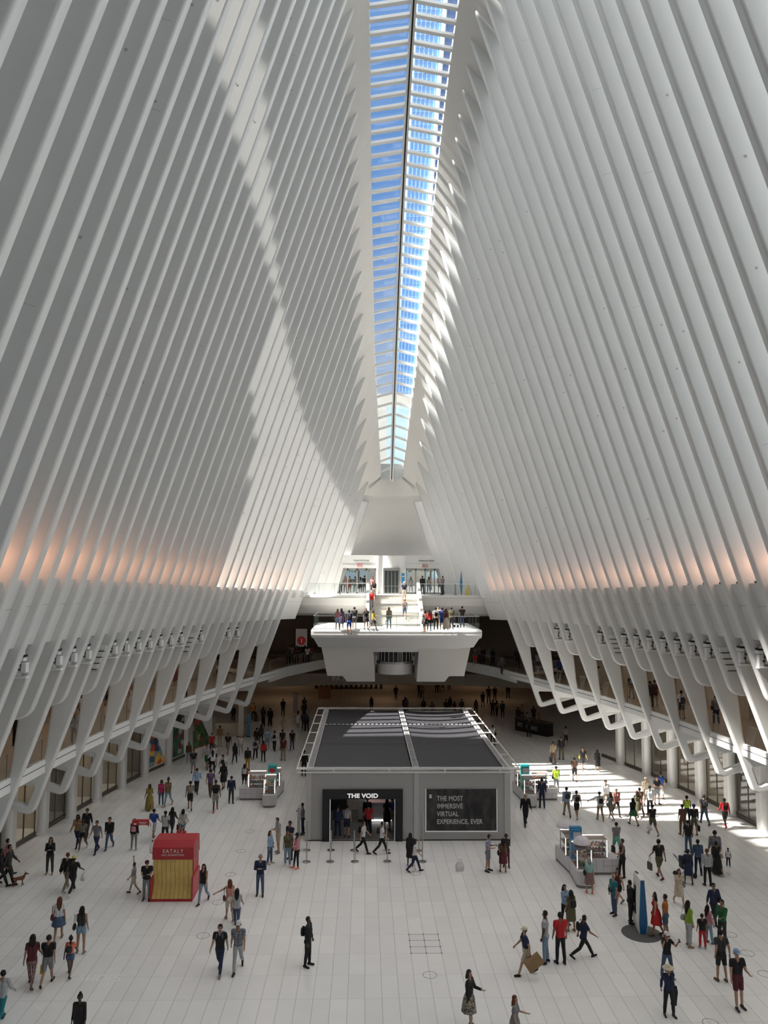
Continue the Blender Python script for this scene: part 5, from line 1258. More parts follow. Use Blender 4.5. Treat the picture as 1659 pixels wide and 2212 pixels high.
# ------------------------------------------------------------------ the crowd: x, y, z, height, heading, pose, ...
CROWD = """
-13.8|27.8|0|1.75|190|walkA|f|m|kM|tee:maroon|leggings:pat|brown||person with big dark curly hair and patterned maroon trousers at bottom left
-13.28|27.87|0|1.69|185|walkB|m|t|k0|tee:black|shorts:grey|black|tote:yellow0|person in black tee and grey shorts carrying a yellow bag
-12.74|28.47|0|1.38|185|walkA|f|d|k0|tee:coral|hotpants:denim|black|pack:charcoal bun|child in coral top with a dark backpack and denim shorts
-14.16|31.06|0|1.67|195|walkB|f|t|rL|tee:white|mini:denim|tan|sbag:maroon0|person in white top and short flared denim skirt with brown bag
-12.95|30.1|0|1.66|185|onephone|f|t|kM|tank:charcoal|hotpants:ldenim|grey|sbag:black0 ph:0|person in grey tank top and pale denim shorts phoning, lower left
-13.8|25.62|0|1.64|175|walkA|m|t|k0|long:lgrey|trousers:teal|charcoal||person in white sleeves and dark vest cut by the left picture edge
-10.88|24.28|0|1.55|0|stand|f|d|k0|long:black|trousers:black|black|bun|person in black with a topknot at the bottom edge, lower left
-17.2|37.69|0|1.66|10|cross|f|t|kL|long:black|trousers:charcoal|tan||person in long black top and slim black trousers walking alone at left
-15.68|35.8|0|1.68|170|walkA|m|l|r0|long:black|trousers:khaki|lgrey|sbag:black0|person with reddish hair in black jacket beside the yellow cap wearer
-15.27|35.4|0|1.72|175|stride|m|d|k0|tee:black|trousers:black|white|cap:gold plastic:white1|person in yellow cap and black tee carrying a white bag
-17.27|41.34|-0|1.67|-5|walkA|f|d|kM|long:tan|leggings:navy|black||person in tan top and dark leggings at the left end of the trio
-16.8|40.83|-0|1.6|0|walkB|f|d|kB|tee:floral|hotpants:black|cream||person in dark flowered top and black shorts in front of the trio
-17.19|42.47|0|1.64|0|walkA|m|m|k0|long:black|trousers:charcoal|black||person in black jacket over white shirt at the back of the trio
-15.97|40.44|0|1.64|-10|walkA|m|t|k0|tee:plaid|trousers:navy|black||person in grey check shirt and dark jeans left of cart area
-15.5|40.98|0|1.64|0|walkB|m|m|k0|long:black|trousers:denim|charcoal||person in black jacket and blue jeans walking towards the camera, left
-14.19|40.83|0|1.55|180|stand|f|t|kL|long:black|leggings:grey|lgrey|pack:pink|person with a pink backpack under the red arm sign
-13.62|42.34|0|1.64|170|walkA|m|m|k0|tee:blue|shorts:lgrey|maroon||person in royal blue tee and white shorts behind the sign arm
-12.91|41.97|0|1.64|175|walkB|m|d|k0|tee:lgrey|trousers:black|black||person in light grey tee and black trousers behind the cart
-12.78|42.94|0|1.55|170|walkA|f|m|kM|long:charcoal|leggings:charcoal|lgrey|tote:black1|person in dark clothes right behind the light grey tee
-12.12|42.59|0|1.55|175|walkA|f|t|kB|tee:lgrey|trousers:ldenim|black|tote:red0 sbag:cream1|person in pale top and jeans with a red and a striped bag
-11.44|39.48|0|1.61|15|hold|f|l|kL|tee:red|trousers:black|black||vendor in red shirt standing behind the red and gold cart
-12.6|35.45|0|1.35|-90|wave|m|l|b0|tee:lgrey|shorts:cream|brown||child in grey tee and cream shorts raising one arm by the cart
-11.82|34.71|0|1.69|5|phone|m|l|k0|tee:black|trousers:grey|black|cap:maroon ph:1|person in dark red cap and black polo at the left of the cart
-19.12|37.44|0|1.75|120|walkA|f|l|k0|long:pink|trousers:black|black|sbag:blue0|person in pink top with a blue duffel bag at the left edge
-18.8|36.13|0|1.75|100|walkA|f|d|k0|long:black|trousers:black|black||person in black at the far left picture edge before the dog
-18.59|36.48|0|1.81|95|walkB|m|m|k0|long:charcoal|trousers:black|black||person in dark clothes half hidden at the left picture edge
-15.27|47.49|0|1.57|5|walkA|f|d|kM|tee:ystripe|maxi:ystripe|yellow|sbag:white0|person in long yellow striped dress left of a pair near the wall
-14.77|48.24|0|1.55|-5|stand|f|d|kB|tee:hotpink|leggings:denim|white||person in bright pink top and jeans near the left shopfronts
-14.35|48.28|0|1.73|-10|walkB|f|d|k0|tee:tan|leggings:ldenim|tan|bun|person in tan top and light jeans near the left shopfronts
-9.3|34.42|0|1.67|-10|walkB|f|t|kL|tank:black|leggings:ldenim|black||person in black strap top and light jeans right of the cart
-7.88|32.78|-0|1.6|200|reach|f|l|rM|tank:salmon|shorts:cream|tan|sbag:maroon0|person in salmon top stretching one arm out
-7.48|32.11|0|1.55|180|walkA|f|t|kL|tee:lgrey|trousers:denim|black||person with long black hair, white tee and jeans in front of salmon top
-7.49|28.59|-0|1.72|-5|walkA|m|t|k0|tee:black|trousers:navy|grey|pack:lblue|person in black tee and dark jeans left of the white cap wearer
-6.86|28.71|0|1.78|0|walkB|m|t|b0|tee:plaid|trousers:lgrey|black|cap:white|person in white cap, check shirt and pale grey trousers
-4.38|29.01|0|1.71|75|stand|m|d|k0|long:black|trousers:black|black|pack:black|person all in black with a black backpack alone at the bottom centre
-6.95|35.13|0|1.75|0|cross|m|l|g0|long:navy|trousers:denim|black||person in navy jacket and jeans walking alone left of the pavilion
-6.75|40.36|0|1.74|-60|phone|m|l|k0|tee:lgrey|shorts:beige|grey||person in pale grey tee and beige shorts looking left near the posts
-6.98|38.88|0|1.55|70|stand|f|l|kM|long:lblue|trousers:denim|beige|sbag:black0|person in light blue shirt and jeans with a dark bag near the posts
-6.05|39.39|0|1.86|-40|onephone|m|m|k0|tee:navy|trousers:charcoal|black||person in navy tee with raised hand in the waiting group
-6.09|38.6|-0|1.64|-10|stand|f|m|b0|tee:olive|trousers:ldenim|white||person in olive top and torn light jeans in the waiting group
-5.61|38.32|-0|1.63|-60|hold|f|d|k0|long:pink|leggings:black|coral|cap:black sbag:black1|person in pink jacket and black leggings beside the olive top
-5.73|43.12|0|1.65|-80|onephone|m|m|k0|long:grey|trousers:navy|charcoal|ph:0|person in grey hoodie leaning at the left corner of the pavilion
-11.27|47.23|0|1.88|10|walkB|m|d|k0|tank:black|shorts:camo|red||person in black tank, light patterned shorts and red shoes
-13.2|50.94|0|1.64|185|walkA|m|l|k0|long:lblue|trousers:black|black||person in light blue shirt and black trousers walking away, left
-12.85|47.54|0|1.73|190|walkA|m|m|k0|tee:grey|shorts:black|black|pack:khaki|person in black shorts with a grey patterned backpack, left
-12.19|50.3|0|1.74|180|walkA|m|t|k0|tee:purple|trousers:brown|black||person in purple grey tee and brown trousers walking away
-11.68|52.03|0|1.75|200|walkB|f|m|kM|long:black|gown:black|black||person in black dress striding left of the left vendor stand
-10.6|48.78|0|1.64|180|stand|m|m|k0|long:navy|trousers:charcoal|black||person in navy jacket waiting left of the left vendor stand
-10.8|56.72|0|1.64|170|stand|m|d|-0|long:black|trousers:mustard|black||person in black hoodie and mustard yellow trousers
-10.32|52.21|0|1.55|175|stand|f|d|kM|tank:white|shorts:black|black|sbag:red1|person with white top and red bag behind the left vendor stand
-10.02|59.35|0|1.55|180|stand|f|d|kM|long:red|leggings:black|black|sbag:brown1|person in red top and black leggings walking away, left
-8.55|59.67|0|1.76|180|stand|m|t|k0|tee:maroon|trousers:khaki|black||person in dark red tee and khaki trousers standing, left rear
-12.07|58.75|0|1.55|175|walkB|f|d|kM|long:black|leggings:black|grey||person in black hooded top and leggings walking away, left rear
-12.22|54.71|0|1.64|185|walkA|m|t|k0|tee:white|trousers:khaki|black|pack:black|person in white tee and khaki trousers with black backpack, left rear
-14.55|56.06|0|1.64|5|stand|m|m|k0|tee:black|shorts:grey|black||person in black tee and patterned grey shorts at left rear
-13.86|57.3|0|1.74|0|walkA|m|l|b0|tee:lgrey|shorts:green|beige||person in white tee and dark green shorts at left rear
-15.48|58.68|0|1.58|10|stand|f|t|kM|long:brown|trousers:ldenim|white||person in dark brown top and pale jeans by the wall picture
-13.22|56.16|0|1.55|195|hips|f|t|kL|long:white|leggings:black|black||person in white shirt with hand on hip at left rear
-6.62|55.23|-0|1.77|175|stand|m|m|k0|long:black|trousers:black|black||person in black behind the left corner of the pavilion roof
-13.4|57.96|0|1.55|10|hold|f|l|bL|tank:white|hotpants:black|white||person in white top pushing a dark stroller at left rear
-14.36|61.65|0|1.64|0|stand|m|l|k0|tee:red|trousers:charcoal|black||person in bright red tee by the wall pictures
-13.1|61.69|0|1.69|-5|walkA|m|t|k0|tee:black|shorts:khaki|red||person in black tee, khaki shorts and red shoes at left rear
-12.07|61.53|0|1.55|5|walkB|f|l|yB|tank:white|hotpants:lgrey|white||person all in white tank and shorts at left rear
-10.74|60.24|0|1.64|180|walkB|m|m|k0|tee:lgrey|trousers:black|black|pack:black|person with black backpack and black trousers left of the roof
-11.14|63.7|0|1.64|180|stand|m|m|k0|long:black|trousers:black|black||person in black beside the light blue shirt in the rear group
-10.24|63.42|0|1.64|185|stand|m|l|g0|tee:lblue|shorts:ldenim|lgrey||person in pale blue tee and shorts in the rear group
-11|65.3|0|1.55|180|stand|f|t|kL|long:charcoal|leggings:black|black||person in dark top in the middle of the rear group
-9.6|62.88|0|1.64|180|walkA|m|t|k0|tee:white|trousers:black|black|pack:black|person in white tee and black backpack left of the pavilion roof
-8.98|63.03|0|1.64|180|stand|m|d|k0|tee:black|trousers:black|black||person in black tee behind the dark red tee
-8.2|63.15|0|1.64|180|walkB|m|m|k0|tee:black|trousers:denim|black||person in black tee and jeans nearest the pavilion roof corner
-8.55|72.52|0|1.55|180|walkA|f|l|bL|tank:white|gown:white|tan||person in short white dress in the dim concourse
-14.28|64.55|0|1.64|180|stand|m|m|k0|long:tan|trousers:beige|tan||person in tan clothes near the stone desk
-11.96|73.86|0|1.64|180|walkA|m|m|k0|tee:charcoal|trousers:black|black||person in charcoal tee in the dim concourse left of the pavilion
-11.18|73.11|0|1.64|180|walkB|m|m|k0|long:charcoal|trousers:black|black||person in dark jacket in the dim concourse left of the pavilion
-10.5|77.73|0|1.71|180|stand|m|d|k0|tee:black|trousers:charcoal|black||tall person in black in the dim concourse beside the poster board
-14.93|74.74|0|1.55|0|stand|f|m|kM|long:black|trousers:black|black||person in black behind the stone desk
-13.16|75.8|0|1.64|0|stand|m|m|k0|tee:orange|trousers:black|black||person in orange top in the dim concourse at left
-8.49|79.2|0|1.64|180|stand|m|d|k0|tee:charcoal|trousers:black|black||person in dark clothes in the dim concourse behind the white dress
-12.38|71.78|0|1.55|180|walkA|f|d|kM|long:brown|leggings:black|black||person in brown top in the dim concourse near the blue banner
1.17|88.12|0|1.64|180|walkA|m|m|k0|long:black|trousers:black|black||person in black far away under the lift
1.81|79.29|0|1.64|180|stand|m|m|k0|long:maroon|trousers:black|black||person in dark red far away behind the pavilion roof
-1.67|80.26|0|1.55|180|stand|f|m|kM|long:black|trousers:black|black||person in black just behind the pavilion roof at centre
-7.9|70.95|0|1.64|180|stand|m|d|k0|long:charcoal|trousers:charcoal|black||person in charcoal in the dim concourse near the pavilion corner
11.94|58.84|0|1.64|175|walkA|m|m|k0|long:khaki|trousers:brown|black|tote:black0|person in tan jacket carrying a black bag at the right rear
12.84|59.97|0|1.72|180|stand|m|m|k0|long:black|trousers:olive|black||person in black top and olive trousers at the right rear
14.35|64.34|-0|1.64|180|stand|m|m|k0|tee:grey|shorts:black|white||person in grey tee and black shorts beside the first right column
12.17|53.76|0|1.64|170|walkA|m|t|k0|tee:brown|shorts:black|black|plastic:white0|person in brown tee and black shorts with a white bag
13.61|56.8|0|1.64|0|walkB|m|t|k0|tee:black|shorts:charcoal|brown|sbag:yellow1|person in black with a yellow pouch at the right rear
14.53|56.29|0|1.55|175|stand|f|t|kL|long:black|gown:black|tan||person in knee length black dress on the first sunlit stripe
10.22|51.08|0|1.67|180|stand|m|t|k0|tee:neon|trousers:grey|black|sbag:black0|person in neon yellow tee and grey trousers
8.51|47.74|0|1.75|175|stand|m|t|k0|long:navy|trousers:navy|black||person in dark navy suit at the teal tower stand
9.6|46.09|0|1.73|180|walkA|m|t|k0|long:lblue|trousers:khaki|black|pack:charcoal|person in light blue shirt, khaki trousers and grey backpack
10.08|45.69|0|1.64|180|walkB|m|t|k0|tee:lgrey|shorts:black|lgrey|pack:black|person with black backpack and black shorts in the sunlit area
12.43|47.71|0|1.73|0|walkA|m|t|k0|long:white|trousers:khaki|white||person in white shirt and khaki trousers coming through the sunlight
11.33|45.31|0|1.64|185|reach|m|t|k0|long:white|trousers:khaki|lgrey|pack:black|person in white shirt with black backpack and an arm stretched
12.01|45.47|0|1.61|200|walkB|f|l|bM|tee:grey|shorts:khaki|lgrey|sbag:grey0|person in grey top and khaki shorts beside the stretched arm
12.58|46.19|0|1.64|5|walkA|m|m|g0|long:rstripe|trousers:black|black||person in red check shirt and black trousers in the sunlight
12.99|44.49|0|1.55|190|walkA|f|t|kM|long:black|mini:green|black||person in short green skirt and black tights
13.74|45.93|0|1.55|180|walkB|f|l|bM|tee:olive|gown:olive|black|sbag:maroon1|person in olive dress behind the green skirt
14.02|46.28|0|1.64|180|walkA|m|m|k0|tee:brown|trousers:brown|black||person in brown behind the olive dress
15.14|48.3|0|1.64|0|stand|m|l|b0|tee:beige|shorts:khaki|black|pack:cream cap:beige|person in beige tee and cap with pale backpack near the columns
15.87|48.41|0|1.71|10|phone|m|l|k0|tee:black|shorts:grey|charcoal|plastic:white0|person in black tee and grey shorts with a white bag near columns
16.54|49.52|0|1.66|180|stand|m|l|b0|tee:blue|trousers:khaki|black|pack:blue|person in bright blue tee behind the black tee near columns
14.64|46.32|0|1.7|180|stand|m|t|k0|long:white|trousers:charcoal|black||person in loose white shirt and dark trousers, centre of the right crowd
13.5|42.86|0|1.68|190|walkA|m|m|k0|tee:black|shorts:olive|lgrey|plastic:white0|person in black tee and olive shorts with a thin white bag
15.15|42.85|0|1.62|180|stand|f|d|b0|tee:brown|trousers:brown|brown||person in brown left of the blue cap wearer
16.07|44.43|0|1.64|180|stand|m|l|k0|tank:neon|trousers:charcoal|black||person in neon safety vest among the right crowd
15.76|42.77|0|1.64|180|stand|m|m|k0|long:black|shorts:olive|maroon|cap:blue tote:black1|person in blue cap and black top holding a large black bag
17.15|44.62|0|1.7|180|walkA|m|t|k0|tee:charcoal|trousers:denim|black|pack:charcoal|person in charcoal tee and jeans near the right columns
18.08|44.06|0|1.64|175|walkB|m|d|k0|long:red|shorts:black|red|pack:black|person in red jacket and black shorts at the right columns
14.29|40.09|0|1.64|180|stand|m|m|k0|tee:black|trousers:denim|black|pack:black|person with a huge black backpack and blue jeans
10.54|39.93|0|1.64|190|walkA|m|t|k0|tee:grey|shorts:mint|beige|tote:black0|person in grey tee and mint green shorts with black bag
9.85|37.03|0|1.73|-80|hold|f|m|k0|tank:charcoal|trousers:black|black||person in black vest and wide black trousers at the blue stand
11.54|36.87|0|1.82|190|walkB|m|m|k0|tee:black|shorts:olive|maroon|tote:olive0|person in black tee and olive shorts alone with an olive bag
12.63|36.19|0|1.55|170|hips|f|d|k0|long:navy|gown:navy|black||person in dark navy dress with a hand on the hip
13.54|37.21|0|1.64|175|stand|m|d|k0|long:denim|trousers:navy|black||person in denim shirt pushing the black stroller
13.42|35.97|0|1.64|180|stand|m|m|r0|long:lgrey|trousers:black|black||person in white shirt and black trousers by the denim shirt
14.64|37.8|0|1.86|170|stand|m|m|k0|long:plaid|trousers:charcoal|black||person in pale check shirt holding the child's hand
14.5|37.34|0|1.55|185|walkA|f|m|k0|long:black|maxi:black|lgrey|sbag:cream1|person in long black robe with a white bag
15.46|38.21|0|0.9|-10|stand|m|d|k0|tee:white|trousers:navy|white||small child in white tee and dark trousers at right
11.26|33.91|-0|1.57|0|walkA|f|l|bL|tee:cream|gown:cream|cream|sbag:lgrey0|person in cream dress with a grey bag
11.99|32.21|0|1.64|10|walkB|m|m|k0|long:navy|trousers:black|black|sbag:maroon0|person in navy top walking behind the family group
10.15|30.3|-0|1.68|100|stand|f|t|kL|long:lime|trousers:lgrey|tan|sbag:lgrey0|person in lime green jacket and white jeans with pale bag
10.6|30.15|0|1.26|180|stand|m|m|k0|tee:black|trousers:red|lgrey||child in black tee and red trousers in the family group
11|30.52|0|1.42|110|hold|f|t|kL|long:pink|trousers:ldenim|grey||child in pink jacket and pale jeans in the family group
11.53|30.47|0|1.64|-60|hold|m|m|k0|long:green|trousers:charcoal|black||person in green grey vest beside the pink jacket
10.22|27.77|0|1.74|185|back|m|t|k0|tee:charcoal|shorts:black|brown||person in charcoal tee with hands clasped behind the back
10|26.13|0|1.83|5|hold|m|l|b0|tee:black|shorts:maroon|charcoal|cap:lblue|person in light blue cap, black polo and maroon shorts
9.22|31.2|0|1.62|-100|reach|f|m|kM|tank:red|gown:red|brown|bun|person in red dress beside the blue totem
9.51|30.99|0|1.64|-120|stand|m|m|k0|tee:orange|shorts:denim|brown||person in orange tee and denim shorts beside the blue totem
8.39|28.01|0|1.55|5|photo|f|t|k0|tee:black|trousers:denim|grey|cap:white ph:0|person in white cap taking a picture behind the sun hat wearer
7.53|25.69|0|1.56|5|back|f|t|gB|long:navy|trousers:black|charcoal|hat:straw|person in wide pale sun hat and navy shirt at the bottom right
8.14|33.05|0|1.64|-70|stand|m|l|-0|tee:teal|trousers:denim|black|sbag:black1|bald person in teal tee and jeans with a camera
8.6|33.87|0|1.64|-60|walkA|f|l|kM|tank:maroon|hotpants:black|grey|sbag:black1|person in dark red top and black shorts behind the teal tee
8.58|32.29|0|1.68|95|stand|m|m|k0|long:black|trousers:black|black||person in black suit reading the blue totem screen
7.74|35.22|0|1.55|180|stand|f|l|gB|long:lmint|skirt:stripe|coral|sbag:black0|person in pale mint cardigan and red patterned skirt at the blue stand
5.82|29.44|0|1.64|95|stride|m|m|k0|tee:navy|trousers:black|black|pack:black|person in navy tee with black backpack striding right
5.84|32.19|0|1.55|30|cross|f|l|kL|long:lblue|leggings:black|black||person with long dark hair and blue jacket near the vendor stand
5.94|31.62|0|1.57|200|stand|f|m|kM|tee:olive|gown:olive|tan|pack:black|person in olive patterned dress with dark backpack
3.42|28.31|0|1.68|-85|walkA|m|l|b0|tee:navy|shorts:beige|black|cap:straw ph:0|person in straw cap and navy tee carrying a cardboard bag
4.31|29.12|0|1.83|-110|stand|m|d|k0|tee:lgrey|trousers:ldenim|black||person in pale tee and light jeans left of the red tee
4.86|29.07|-0|1.8|190|stand|m|m|k0|tee:red|trousers:black|black||person in plain red tee and black trousers seen from behind
0.98|25.17|0|1.72|60|hold|f|l|bB|long:black|skirt:floral|black||person in black cardigan and dark flowered skirt at the bottom edge
2.2|24.01|0|1.55|70|hold|f|l|rM|tee:grey|gown:grey|black||person in grey dress cut by the bottom edge
-0.1|38.52|0|1.55|170|stand|f|d|kL|long:black|gown:black|grey||person in long black robe left of the walking stick user
0.08|37.81|0|1.55|90|walkA|f|l|kB|tee:white|trousers:navy|black||person in white tee with a walking stick
3.6|37.8|0|1.72|70|phone|m|t|k0|tee:bfloral|shorts:grey|black|ph:0|person in blue flowered shirt and grey shorts with a phone
4.3|37.71|0|1.55|180|stand|f|m|kM|tee:brown|gown:maroon|brown|sbag:black0|person in brown top with a big dark bag seen from behind
4.58|38.35|0|1.55|-10|onephone|f|d|k0|tee:charcoal|leggings:maroon|black||person in dark top behind the brown top
-2.41|40.26|0|1.64|80|walkB|m|l|k0|tee:white|trousers:black|black|pack:black|person in white tee and black trousers left of two entrance walkers
-1.46|40.11|0|1.64|85|walkA|m|l|k0|tee:white|trousers:black|black|pack:black|person in white tee and black trousers right of two entrance walkers
6.82|44.51|0|1.81|0|walkB|m|l|w0|long:black|trousers:black|black||white haired person in black suit right of the pavilion
-3.78|42.56|-0|1.71|180|stand|m|m|k0|long:navy|trousers:navy|grey||person in navy jacket and jeans inside the entrance at left
-3.3|42.68|0|1.66|165|stand|m|l|k0|tee:lgrey|shorts:navy|black||person in pale tee and navy shorts inside the entrance
-2.12|42.98|0|1.64|185|stand|m|m|k0|tee:red|trousers:black|lgrey|sbag:black0|person in red shirt standing at the reception counter
-1.09|43.89|0|1.64|175|stand|f|l|kL|tee:black|gown:black|black||person with long black hair and black dress at the counter
-0.79|44.17|0|1.64|170|stand|m|m|k0|tee:blue|shorts:khaki|brown||person in blue tee at the right side of the entrance
-2.19|44.17|0|1.64|0|stand|m|d|k0|long:black|trousers:black|black||person in black behind the reception counter
-4.41|56.91|10.05|1.55|180|stand|f|l|yM|tee:pink|shorts:lblue|white||person in pink top at the left end of the lower platform
-4.17|57.97|10.05|1.55|180|stand|f|m|kM|tee:purple|gown:purple|lgrey||person in purple dress second from the left on the lower platform
-3.49|53.15|10.05|1.64|185|stand|m|m|k0|tee:navy|shorts:blue|black|pack:black|person in blue shorts with dark backpack on the lower platform
-3.2|58.23|10.05|1.64|180|stand|m|l|k0|tee:charcoal|shorts:grey|lgrey||person in charcoal tee and grey shorts on the lower platform left
-2.31|58.14|10.05|1.55|5|stand|f|t|kM|tee:black|mini:black|black||person in black top and skirt at the left foot of the stairs
-1.79|56.53|10.05|1.55|60|walkA|f|l|kM|tee:yellow|mini:charcoal|black||person in yellow top and dark skirt at the foot of the stairs
-0.56|58.62|10.05|1.61|0|stand|f|l|kL|long:khaki|trousers:ldenim|cream|plastic:white1|person in tan top and pale jeans at the centre of the platform edge
1.88|55.47|10.05|1.55|-60|stand|f|m|kM|tank:charcoal|mini:black|tan|sbag:black0|person in dark vest and short skirt right of the stairs
2.32|56.49|10.05|1.55|170|stand|f|d|kL|long:red|leggings:black|black||person in red top and black leggings in the right platform group
2.93|57.72|10.05|1.64|180|stand|m|t|k0|tee:white|trousers:black|black|pack:black|person in white tee with black backpack in the right platform group
3.32|60|10.05|1.64|0|stand|m|l|k0|tee:white|trousers:khaki|lgrey||person in white tee at the back of the right platform group
3.4|57.76|10.05|1.64|180|stand|m|l|b0|tee:blue|shorts:blue|white||person in blue tee and shorts in the right platform group
3.69|57.63|10.05|1.55|0|stand|f|m|kM|tank:maroon|maxi:cream|tan||person in maroon top and long cream skirt on the platform
4.18|58.49|10.05|1.64|175|stand|m|m|k0|tee:olive|trousers:charcoal|black||person in olive tee and dark trousers beside the stroller
5.24|60.31|10.05|1.64|180|stand|m|m|k0|tee:black|trousers:navy|black||person in black tee and jeans at the right end of the platform
0.84|62.82|10.55|1.64|5|walkA|m|m|b0|tank:grey|shorts:denim|black||person in grey vest and denim shorts low on the stairs
0.93|65.3|11.9|1.64|5|stand|m|l|w0|tee:navy|shorts:cream|tan|cap:white|person in navy tee and cream shorts high on the stairs
-1.84|64.06|11.23|1.64|0|walkB|m|l|w0|tee:red|trousers:grey|black||person in bright red shirt on the left of the stairs
-1.63|65.61|12.06|1.55|5|stand|f|m|kM|tee:black|shorts:cream|tan||person in black top near the top of the stairs
-4.76|73.04|12.4|1.64|180|stand|m|t|k0|long:lblue|trousers:navy|black||person in light blue shirt at the left street doors
-4.28|73.04|12.4|1.55|0|stand|f|l|rM|tank:salmon|hotpants:cream|white||person in salmon top outside the left street doors
-3.88|73.04|12.4|1.64|0|walkA|m|l|k0|tank:khaki|shorts:red|white||person in red shorts outside the left street doors
-3.35|73.04|12.4|1.55|170|stand|f|m|k0|tee:grey|trousers:lmint|white|sbag:navy0|person in mint trousers at the left street doors
-2.84|73.04|12.4|1.55|180|walkB|f|l|bM|tee:lblue|shorts:navy|white||person in pale blue top and navy shorts at the left doors
-2.46|73.04|12.4|1.64|180|stand|m|m|k0|tee:black|shorts:olive|brown||person in black tee and olive shorts at the left doors
-1.75|68.34|12.4|1.55|0|stand|f|t|kL|tee:pink|leggings:charcoal|black||person in pale pink top right of the left stair wall
1.96|73.04|12.4|1.55|180|stand|f|l|yM|tee:white|hotpants:white|white||person in white behind the right street doors
2.71|68.34|12.4|1.64|10|stand|m|d|k0|long:black|trousers:black|black||person in dark uniform at the right of the stairs
3.67|73.04|12.4|1.55|180|stand|f|m|kM|tee:beige|trousers:ldenim|white||person in beige top outside the right street doors
4.71|73.04|12.4|1.7|180|stand|m|l|k0|tee:coral|shorts:navy|white||person in coral tee outside the right street doors
4.51|68.34|12.4|1.64|-60|stand|m|m|k0|tee:grey|trousers:navy|black||person in grey tee near the right black posts
14.95|56.97|5.75|1.71|-150|onephone|f|l|b0|tee:lgrey|gown:lgrey|grey||person in pale patterned dress on the right walkway
17.67|59.11|5.75|1.75|180|stand|f|m|kM|tee:rstripe|hotpants:black|black||person in red striped top on the right walkway
16.01|53.07|5.75|1.64|170|walkA|m|m|k0|tee:charcoal|shorts:khaki|black|pack:lblue|person with a light backpack on the right walkway
16.04|49.63|5.75|1.64|175|stand|m|d|k0|tee:charcoal|trousers:charcoal|black||person in charcoal tee beside the dark red tee on the walkway
16.5|50.07|5.75|1.64|180|stand|m|m|k0|tee:maroon|shorts:maroon|brown||person in dark red tee on the right walkway
16.38|45.57|5.75|1.64|180|stand|m|m|k0|tee:white|shorts:charcoal|black|pack:navy|person in white tee with navy backpack on the right walkway
17.59|43.73|5.75|1.64|180|stand|m|l|b0|tee:grey|trousers:navy|lgrey|sbag:black0|person in grey top and jeans on the right walkway
11.48|69.96|5.75|1.81|180|stand|m|m|k0|long:charcoal|trousers:black|black||person in dark clothes at the far end of the right walkway
12.79|67.48|5.75|1.64|180|stand|m|m|k0|tee:lgrey|trousers:charcoal|black||person in grey tee at the far part of the right walkway
13.6|63.09|5.75|1.64|180|stand|m|m|k0|long:blue|trousers:charcoal|black||person in blue jacket on the right walkway
8.45|73.25|5.75|1.68|0|stand|m|m|k0|tee:plaid|trousers:black|black||person in check shirt on the bridge right of the lift
8.78|72.83|5.75|1.55|0|stand|f|m|kM|long:maroon|trousers:black|black||person in dark red on the bridge right of the lift
9.19|71.91|5.75|1.64|0|stand|m|t|k0|tee:grey|shorts:khaki|black||person in grey tee and khaki shorts on the bridge
9.54|71.72|5.75|1.55|0|stand|f|d|kM|long:black|trousers:black|black||person in black at the right of the bridge group
7.86|71.67|5.75|1.55|0|stand|f|l|bM|tee:brown|shorts:red|tan||person in brown top with red shorts at the left of the bridge group
9.29|65.71|5.75|1.64|160|walkA|m|m|k0|long:charcoal|trousers:charcoal|black||person in charcoal near the first right leg on the bridge
-9.33|73.57|5.75|1.65|0|cross|m|m|k0|tee:lgrey|trousers:black|black|cap:black|person in pale tee on the bridge left of the lift
-8.8|73.1|5.75|1.64|0|cross|m|m|r0|tee:maroon|trousers:navy|black|cap:red|person in red cap on the bridge left of the lift
-8.13|73.94|5.75|1.62|0|stand|f|d|kM|long:black|trousers:charcoal|black||person in black on the bridge under the number sign
-7.59|74.16|5.75|1.56|0|stand|f|d|kM|tee:hotpink|trousers:green|black||person with pink collar on the bridge left of the lift
-7.78|72.72|5.75|1.64|0|stand|m|d|k0|tee:white|trousers:black|black||person in white tee on the bridge beneath the number sign
-9.55|72.56|5.75|1.66|0|stand|m|m|k0|long:charcoal|trousers:black|black||person in charcoal at the left end of the bridge group
-19.37|38.42|5.75|1.64|170|stand|m|l|k0|tee:black|trousers:black|black||person in black with white bag on the left walkway near the edge
-17.1|34.01|5.75|1.64|150|stand|m|m|k0|tee:grey|shorts:grey|black||person in grey with arms on the left railing
-18.15|43.87|5.75|1.64|180|stand|m|l|k0|tee:white|trousers:black|black||person in white tee and black trousers on the left walkway
-16.91|44.27|5.75|1.55|170|stand|f|m|kM|tee:khaki|skirt:cream|tan||person in khaki top deep on the left walkway
-16.74|38.94|5.75|1.55|180|stand|f|l|yM|tee:lgrey|trousers:lgrey|white||person in pale grey behind the left railing
-16.63|47.96|5.75|1.55|180|stand|f|l|yM|tank:white|maxi:white|tan||person in long white dress on the left walkway
-14.52|52.77|5.75|1.55|180|stand|f|m|kM|long:grey|trousers:charcoal|black||person in dark grey at the far part of the left walkway
11.37|77.17|0|1.64|180|stand|m|m|k0|long:black|trousers:black|black||person in black walking in the dim concourse right of the pavilion
10.55|78.13|0|1.64|180|walkA|m|m|k0|tee:brown|trousers:black|black||person in brown tee in the dim concourse right of the pavilion
10.99|78.27|0|1.55|180|walkB|f|m|kM|long:tan|trousers:brown|black||person in tan top in the dim concourse right of the pavilion
10.35|83.31|0|1.65|180|walkA|m|d|k0|tee:charcoal|shorts:charcoal|black||person in charcoal tee and shorts deep in the dim concourse
11.35|85.56|0|1.88|180|stand|m|m|k0|tee:maroon|trousers:brown|black||person in dark red deep in the dim concourse
12.3|87.2|0|1.64|180|stand|m|m|k0|long:charcoal|trousers:black|black||person in charcoal jacket deep in the dim concourse
